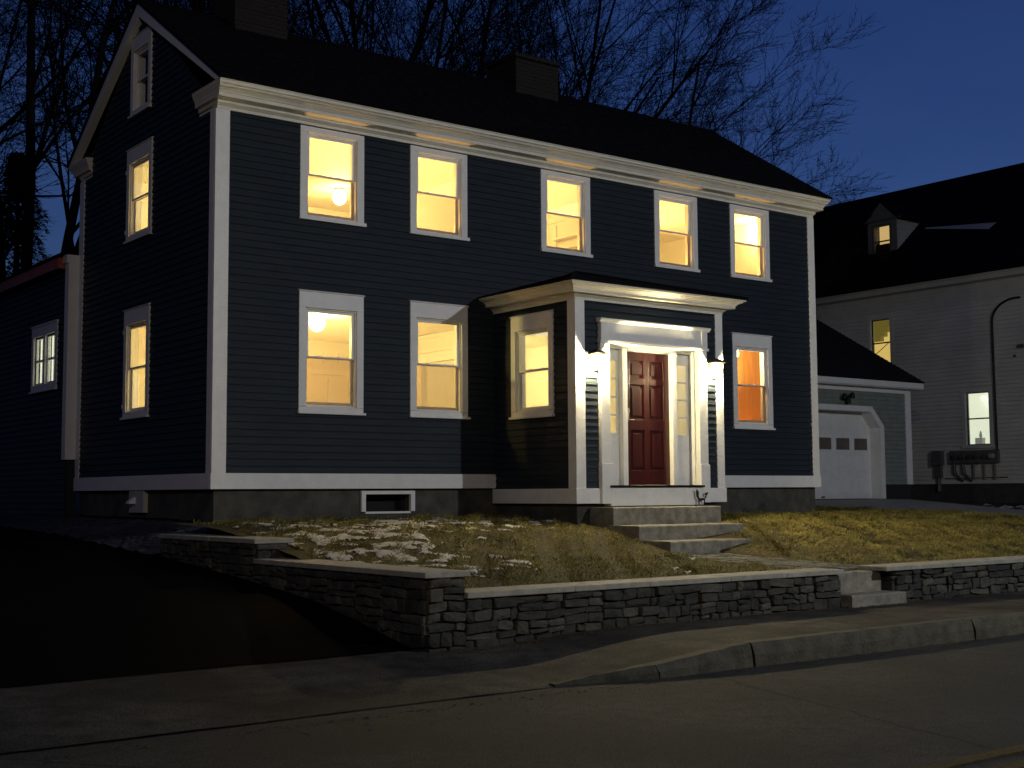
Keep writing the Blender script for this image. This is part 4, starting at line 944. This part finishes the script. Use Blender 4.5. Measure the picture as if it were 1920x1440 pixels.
# meter bank, disconnect box and conduit
mt = empty('electric_meter_bank', (NX, 6.5, .5), 'row of round grey electric meters with pipes low on the white building', 'meters')
b0 = MB(T); b0.box((5.45, .02, .72), (7.05, .16, 1.10)); b0.build('enclosure', GMETER, mt)
for k, u in enumerate((5.62, 5.85, 6.12, 6.33, 6.62, 6.85)):
    c = MB(lambda u_, n_, z_: T(u_, n_, z_)); n = 14
    r0 = [c.pt((u+.085*math.cos(6.283*i/n), .16, .92+.085*math.sin(6.283*i/n))) for i in range(n)]; r1 = [c.pt((u+.07*math.cos(6.283*i/n), .25, .92+.07*math.sin(6.283*i/n))) for i in range(n)]
    for i in range(n): c.f.append([r0[i], r0[(i+1) % n], r1[(i+1) % n], r1[i]]); c.m.append(0)
    c.f.append(r1); c.m.append(0); c.build('meter', mat('meter_glass_%d' % k, (.3, .3, .28) if k == 0 else (.06, .06, .06), .2), mt)
pp_ = MB(T)
for u in (5.6, 5.95, 6.3): pp_.tube([(u, .08, .72), (u, .08, .25)], .03, 6)
for u in (6.65, 6.95): pp_.tube([(u, .08, .72), (u-.05, .12, .45), (u-.18, .1, .3), (u-.3, .06, .22)], .05, 6)
pp_.tube([(5.2, .06, .30), (7.3, .06, .28)], .015, 5); pp_.build('pipe', GMETER, mt)
db = MB(T); db.box((7.32, .02, .68), (7.66, .2, 1.12)); db.box((7.38, .02, .3), (7.6, .14, .66)); db.tube([(7.49, .08, .3), (7.49, .08, -.1)], .06, 6); db.build('disconnect_box', GMETER, mt)
cd = MB(T); pts = [(5.50, .08, 1.08), (5.51, .08, 2.0), (5.52, .08, 3.6), (5.52, .08, 4.8)]
for k in range(9): t = k/8*math.pi*.55; pts.append((5.52-.8*(1-math.cos(t)), .08, 4.85+.62*math.sin(t)))
cd.tube(pts, .032, 6); cd.build('conduit', IRON, mt)
jb = MB(T); jb.box((4.55, 0, 4.0), (4.75, .08, 4.1)); jb.box((4.82, 0, 3.75), (4.9, .06, 3.82)); jb.build('junction_box', GMETER, mt)

# =================================================================== WALL LANTERNS, SCRAPER, CEILING LIGHTS
def lantern(x, label):
    z = 1.80; yb = -PY; e = empty('wall_lantern', (x, yb, z), label, 'lantern', 'lanterns beside the front door'); cy = yb-.155
    m = MB(W); m.box((x-.05, yb-.03, z-.07), (x+.05, yb-.005, z+.14)); m.tube([(x, yb-.03, z+.10), (x, yb-.08, z+.155), (x, cy, z+.175)], .011); m.build('bracket', BRASS, e)
    m = MB(W)
    h0, h1, b0, b1 = z-.13, z+.11, .052, .078
    def sq(h, zz): return [(x-h, cy-h, zz), (x+h, cy-h, zz), (x+h, cy+h, zz), (x-h, cy+h, zz)]
    A_, B_ = sq(b0, h0), sq(b1, h1)
    for p, q in zip(A_, B_): m.tube([p, q], .006, 4)
    for Q in (A_, B_):
        for i in range(4): m.tube([Q[i], Q[(i+1) % 4]], .006, 4)
    m.box((x-.017, cy-.017, h0-.018), (x+.017, cy+.017, h0-.006)); m.tube([(x-.05, cy, h0-.004), (x+.05, cy, h0-.004)], .004, 4); m.tube([(x, cy-.05, h0-.004), (x, cy+.05, h0-.004)], .004, 4); m.tube([(x, cy, h0-.018), (x, cy, h0-.045)], .009); m.tube([(x, cy, h0), (x, cy, h0+.07)], .010)
    m.build('cage', BRASS, e)
    m = MB(W); ap = m.pt((x, cy, h1+.085)); ring = [m.pt((p[0], p[1], h1+.006)) for p in sq(b1+.035, 0)]; r2_ = [m.pt((x+(p[0]-x)*.45, cy+(p[1]-cy)*.45, h1+.055)) for p in sq(b1+.035, 0)]
    for i in range(4): j = (i+1) % 4; m.f.append([ring[i], ring[j], r2_[j], r2_[i]]); m.f.append([r2_[i], r2_[j], ap]); m.m += [0, 0]
    m.f.append(ring); m.m.append(0); m.build('cap', BRASS, e)
    m = MB(W)
    for i in range(4): j = (i+1) % 4; m.face([A_[i], A_[j], B_[j], B_[i]])
    m.build('glass', LGLASS, e)
    m = MB(W); m.lathe((x, cy, z-.045), [(.004, -.02), (.018, 0), (.028, .03), (.024, .055), (.006, .068)], 10); m.build('bulb', BULB, e, smooth=True)
LANT_W = 17
lantern(4.955, 'lit wall lantern left of the red front door'); lantern(7.40, 'lit wall lantern right of the red front door')
# boot scraper on the step
sx, sy, sz = 7.02, -2.12, -.285
m = MB(W)
m.box((sx-.12, sy-.05, sz), (sx+.14, sy+.05, sz+.012))
for q in (-.055, .065): m.tube([(sx+q, sy, sz+.01), (sx+q, sy, sz+.10)], .009)
m.box((sx-.055, sy-.008, sz+.085), (sx+.065, sy+.008, sz+.115))
m.tube([(sx-.055, sy, sz+.10), (sx-.085, sy, sz+.15), (sx-.085, sy, sz+.21), (sx-.10, sy, sz+.25)], [.012, .02, .022, .006]); m.tube([(sx+.065, sy, sz+.10), (sx+.09, sy, sz+.13), (sx+.10, sy, sz+.18), (sx+.14, sy, sz+.205)], [.012, .018, .026, .006])
tag(m.build('boot_scraper', IRON), 'black iron boot scraper on the right end of the top step', 'boot scraper')
def room_light(x, y, zc, power, label, col=(1, .73, .215), globe=True):
    e = empty('ceiling_light', (x, y, zc), label, 'ceiling light', 'ceiling lights inside the house')
    m = MB(W); m.lathe((x, y, zc-.03), [(.09, 0), (.10, .015), (.09, .028)], 14); m.build('base', INTRIM, e)
    m = MB(W); m.lathe((x, y, zc-.15), [(.02, -.12), (.07, -.10), (.11, -.05), (.122, 0), (.11, .05), (.07, .10), (.03, .122)], 16); m.build('globe', GLOBE, e, smooth=True)
    point('room_lamp', (x, y, zc-.36), power, col, e, .08)
K = 1.9
room_light(2.05, .90, 2.62, 75*K, 'glowing ceiling light seen through the lower left front window')
room_light(3.62, 3.00, 5.125, 60*K, 'glowing ceiling light seen through the upper left front window')
room_light(1.2, 2.4, 5.125, 30*K, 'ceiling light inside the upper left room near the side window')
room_light(6.2, 2.2, 5.125, 46*K, 'ceiling light of the upper hall behind the middle window')
room_light(9.3, 2.2, 5.125, 48*K, 'ceiling light of the upper right room')
room_light(11.35, .62, 5.125, 14*K, 'small bright ceiling light at the far right upper window')
room_light(6.2, 2.4, 2.62, 34*K, 'ceiling light of the lower hall behind the entry')
room_light(10.4, .36, 2.62, 16*K, 'ceiling light over the pine boards behind the lower right window', (1, .70, .30))
room_light(6.2, -.9, 2.60, 10*K, 'ceiling light inside the entry vestibule', (1, .90, .60))

def added_glow_lamp(x, y, zf, zt, power, label):  # unseen lamps added to throw warm glow on cornice, ceilings and walls
    e = empty('added_glow_lamp', (x, y, zf), label, 'lamp', 'unseen low lamps added inside the rooms')
    m = MB(W); m.lathe((x, y, zf), [(.14, 0), (.14, .02), (.015, .04), (.015, zt-zf-.2), (.001, zt-zf-.19)], 12); m.build('added_lamp_stand', BRASS, e)
    n = 16; m = MB(W); a = [m.pt((x+.15*math.cos(6.283*i/n), y+.15*math.sin(6.283*i/n), zt-.2)) for i in range(n)]; b = [m.pt((x+.11*math.cos(6.283*i/n), y+.11*math.sin(6.283*i/n), zt)) for i in range(n)]
    for i in range(n): m.f.append([a[i], a[(i+1) % n], b[(i+1) % n], b[i]]); m.m.append(0)
    m.build('added_lamp_shade', SHADE, e); point('added_glow_light', (x, y, zt-.05), power, (1, .54, .18), e, .04)
for nm, xx in (('leftmost', 1.78), ('second', 3.62), ('middle', 6.12), ('fourth', 8.63), ('rightmost', 10.51)):
    added_glow_lamp(xx, .40, 2.9, 3.70, 85, 'unseen lamp added below the sill of the %s upper front window' % nm)
for nm, xx, yy in (('left', 2.4, 2.6), ('right', 10.9, .40)):
    added_glow_lamp(xx, yy, .3, .98, 150 if nm == 'left' else 12, 'unseen lamp added inside the lower %s room' % nm)
# =================================================================== STREET LAMPS (outside the frame)
def street_lamp(x, y, h, zg, aim, power, col, label, arm, spot=150):
    e = empty('street_lamp', (x, y, zg), label, 'street lamp', 'street lamps')
    m = MB(W); m.tube([(x, y, zg), (x, y, zg+h-.6), (x+arm[0]*.4, y+arm[1]*.4, zg+h-.1), (x+arm[0], y+arm[1], zg+h)], [.10, .07, .05, .04], 10); m.build('pole', GMETER, e)
    hx, hy, hz = x+arm[0], y+arm[1], zg+h
    m = MB(W); m.box((hx-.18, hy-.14, hz-.03), (hx+.18, hy+.14, hz+.09)); m.build('head', GMETER, e, bevel=.02)
    d = bpy.data.lights.new('street_light', 'SPOT'); d.energy = power; d.color = col; d.spot_size = R(spot); d.spot_blend = .5; d.shadow_soft_size = .10
    o = bpy.data.objects.new('street_light', d); COL.objects.link(o); o.location = (hx, hy, hz-.06)
    v = Vector(aim)-o.location; o.rotation_euler = v.to_track_quat('-Z', 'Y').to_euler(); o.parent = e; o.matrix_parent_inverse = Matrix.Translation(-e.location)
street_lamp(10.2, -19.4, 8.2, -1.6, (6.5, -1, 1.5), 3800, (.92, .96, 1), 'street lamp across the road to the right, out of frame', (-.6, 1.6))
street_lamp(-10.5, -20.6, 8.2, -1.6, (5, 0, 3), 2300, (1, .84, .60), 'street lamp across the road to the left, out of frame', (0.3, 1.0), 42)

# =================================================================== TREES
def make_tree(seed, height, nstems, spread, base_r, levels=4, lean=(0, 0), dens=1.0, arch=.0):
    rg = random.Random(seed); S0 = []; S1 = []
    def norm(v): l = math.sqrt(v[0]**2+v[1]**2+v[2]**2) or 1; return (v[0]/l, v[1]/l, v[2]/l)
    def grow(p, d, length, r, lev, out):
        n = {0: 9, 1: 7, 2: 5, 3: 4, 4: 3}[lev]; step = length/n; kids = []
        for i in range(n):
            wob = {0: .05, 1: .07, 2: .10, 3: .15, 4: .2}[lev]; upb = {0: arch, 1: .015, 2: .02, 3: .03, 4: .03}[lev]
            d = norm((d[0]+rg.gauss(0, wob), d[1]+rg.gauss(0, wob), d[2]+rg.gauss(0, wob*.7)+upb))
            q = (p[0]+d[0]*step, p[1]+d[1]*step, p[2]+d[2]*step); t1 = (i+1)/n; ra = r*(1-.78*i/n); rb = r*(1-.78*t1)
            out.append((*p, *q, ra, rb)); p = q
            if lev < levels and (lev > 0 or i >= 2):
                nk = {0: 1.6, 1: 1.7, 2: 1.7, 3: 1.6}[lev]*dens; k = int(nk)+(rg.random() < nk-int(nk))
                for _ in range(k):
                    az = rg.uniform(0, 6.283); an = rg.uniform(.32, .80) if lev else rg.uniform(.35, .85)
                    e = (0, 0, 1) if abs(d[2]) < .9 else (1, 0, 0); xx = norm((d[1]*e[2]-d[2]*e[1], d[2]*e[0]-d[0]*e[2], d[0]*e[1]-d[1]*e[0])); yy = (d[1]*xx[2]-d[2]*xx[1], d[2]*xx[0]-d[0]*xx[2], d[0]*xx[1]-d[1]*xx[0])
                    nd = norm(tuple(d[c]*math.cos(an)+(xx[c]*math.cos(az)+yy[c]*math.sin(az))*math.sin(an) for c in range(3)))
                    if nd[2] < -.15: nd = norm((nd[0], nd[1], .05))
                    fall = (1-.45*t1); kids.append((p, nd, length*rg.uniform(.40, .66)*fall, max(.0078, rb*rg.uniform(.48, .70)), lev+1))
        for kk in kids:
            if kk[4] <= levels: grow(*kk, S1)
    zc = height*.10
    if nstems > 1: S0.append((0, 0, -.5, 0, 0, zc, base_r*1.15, base_r*.95))
    for s in range(nstems):
        az = 6.283*s/nstems+rg.uniform(-.4, .4); an = spread*rg.uniform(.3, 1.0) if nstems > 1 else .04
        d = norm((math.sin(an)*math.cos(az)+lean[0], math.sin(an)*math.sin(az)+lean[1], math.cos(an)))
        grow((0, 0, zc if nstems > 1 else -.5), d, height*rg.uniform(.78, 1.0), base_r*(.62 if nstems > 1 else 1)*rg.uniform(.75, 1.0), 0, S0)
    return np.array(S0), np.array(S1)
def seg_mesh(name, S, nside, m):
    p, q, ra, rb = S[:, :3], S[:, 3:6], S[:, 6], S[:, 7]; d = q-p; l = np.linalg.norm(d, axis=1, keepdims=True); d = d/np.maximum(l, 1e-6); q = q+d*np.minimum(l*.04, .02)
    e = np.where(np.abs(d[:, 2:3]) < .9, np.array([[0, 0, 1.]]), np.array([[1., 0, 0]])); x = np.cross(d, e); x /= np.linalg.norm(x, axis=1, keepdims=True); y = np.cross(d, x)
    V = []
    for base, r in ((p, ra), (q, rb)):
        for i in range(nside): a = 2*math.pi*i/nside; V.append(base+(x*math.cos(a)+y*math.sin(a))*r[:, None])
    n = len(S); V = np.stack(V, 1).reshape(-1, 3); F = []
    b = np.arange(n)[:, None]*2*nside
    for i in range(nside): j = (i+1) % nside; F.append(np.concatenate([b+i, b+j, b+nside+j, b+nside+i], 1))
    F = np.stack(F, 1).reshape(-1, 4)
    o = mesh_np(name, V, F, m, None); return o.data, o
PROTO = {}
def tree(kind, loc, rot, scale, label, group='bare trees behind the house'):
    if kind not in PROTO:
        args = {'vase': (7, 17, 7, .80, .32), 'tall': (12, 18, 5, .60, .28), 'single': (23, 18, 1, .1, .24), 'wide': (31, 14, 10, 1.0, .32)}[kind]
        S0, S1 = make_tree(*args, levels=4, dens={'vase': .82, 'tall': .84, 'single': 1.0, 'wide': .86}[kind], arch={'vase': -.01, 'tall': .0, 'single': .02, 'wide': -.02}[kind])
        m0, o0 = seg_mesh('trunk', S0, 7, BARK); m1, o1 = seg_mesh('crown', S1, 3, BARK)
        bpy.data.objects.remove(o0); bpy.data.objects.remove(o1); PROTO[kind] = (m0, m1)
    e = empty('bare_tree', loc, label, 'tree', group); e.rotation_euler = (0, 0, R(rot)); e.scale = (scale,)*3
    for nm, me in zip(('trunk', 'crown'), PROTO[kind]):
        o = bpy.data.objects.new(nm, me); COL.objects.link(o); o.parent = e
TREES = True
if TREES:
    tree('vase', (20.9, 16, -.4), 110, .86, 'many-stemmed bare tree rising behind the right half of the roof')
    tree('wide', (22.0, 17.5, -.4), 40, .76, 'wide bare tree fanning far to the right against open blue sky')
    tree('tall', (19.6, 18.5, -.4), 140, 1.0, 'bare tree just right of the right chimney')
    tree('vase', (16.5, 20, -.4), 200, 1.05, 'bare tree directly behind the right chimney')
    tree('tall', (13.3, 17, -.4), 10, 1.0, 'two-trunked bare tree between the two chimneys, nearer the right one')
    tree('tall', (8.4, 18, -.4), 260, 1.0, 'bare tree just right of the left chimney')
    tree('single', (5.6, 14, -.4), 30, 1.1, 'thick bare tree trunk behind the gable peak')
    tree('tall', (1.6, 14, -.4), 50, .95, 'bare tree with forked trunk left of the gable')
    tree('vase', (-4.5, 18, -.4), 100, .85, 'spreading bare tree at the far left edge')
# conifer at far left
def conifer(loc, h, seed, label):
    rg = np.random.RandomState(seed); e = empty('conifer', loc, label, 'tree'); m = MB(W); x, y, z = loc
    m.tube([(x, y, z), (x, y, z+h*.6), (x, y, z+h*.95)], [.2, .1, .02], 7); m.build('trunk', BARK, e)
    n = 16000; t = rg.rand(n)**.75; hh = h*(.10+.88*t); rad = (1-t)*h*.30*(.75+.25*np.sin(t*40))+.15; a = rg.rand(n)*6.283; lump = 1+.35*np.sin(a*5+t*9)+.2*np.sin(a*11-t*23); rr = rad*lump*rg.rand(n)**.4
    cx, cy, cz = x+rr*np.cos(a), y+rr*np.sin(a), z+hh-rr*.28; ln = rg.uniform(.10, .26, n); w_ = rg.uniform(.02, .05, n); aa = a+rg.normal(0, .6, n); dz = rg.uniform(-.7, .25, n)
    dx, dy = np.cos(aa), np.sin(aa)
    V = np.stack([np.stack([cx-dy*w_, cy+dx*w_, cz], 1), np.stack([cx+dy*w_, cy-dx*w_, cz], 1), np.stack([cx+dx*ln, cy+dy*ln, cz+dz*ln], 1)], 1).reshape(-1, 3)
    V = V-np.array([[x, y, z]]); o = mesh_np('crown', V, np.arange(3*n).reshape(-1, 3), NEEDLE, None); o.parent = e
conifer((3.1, 19.5, -.4), 9.8, 3, 'dark conifer low at the left behind the rear ell')
conifer((.2, 22, -.4), 8.0, 4, 'smaller dark conifer at the left frame edge')
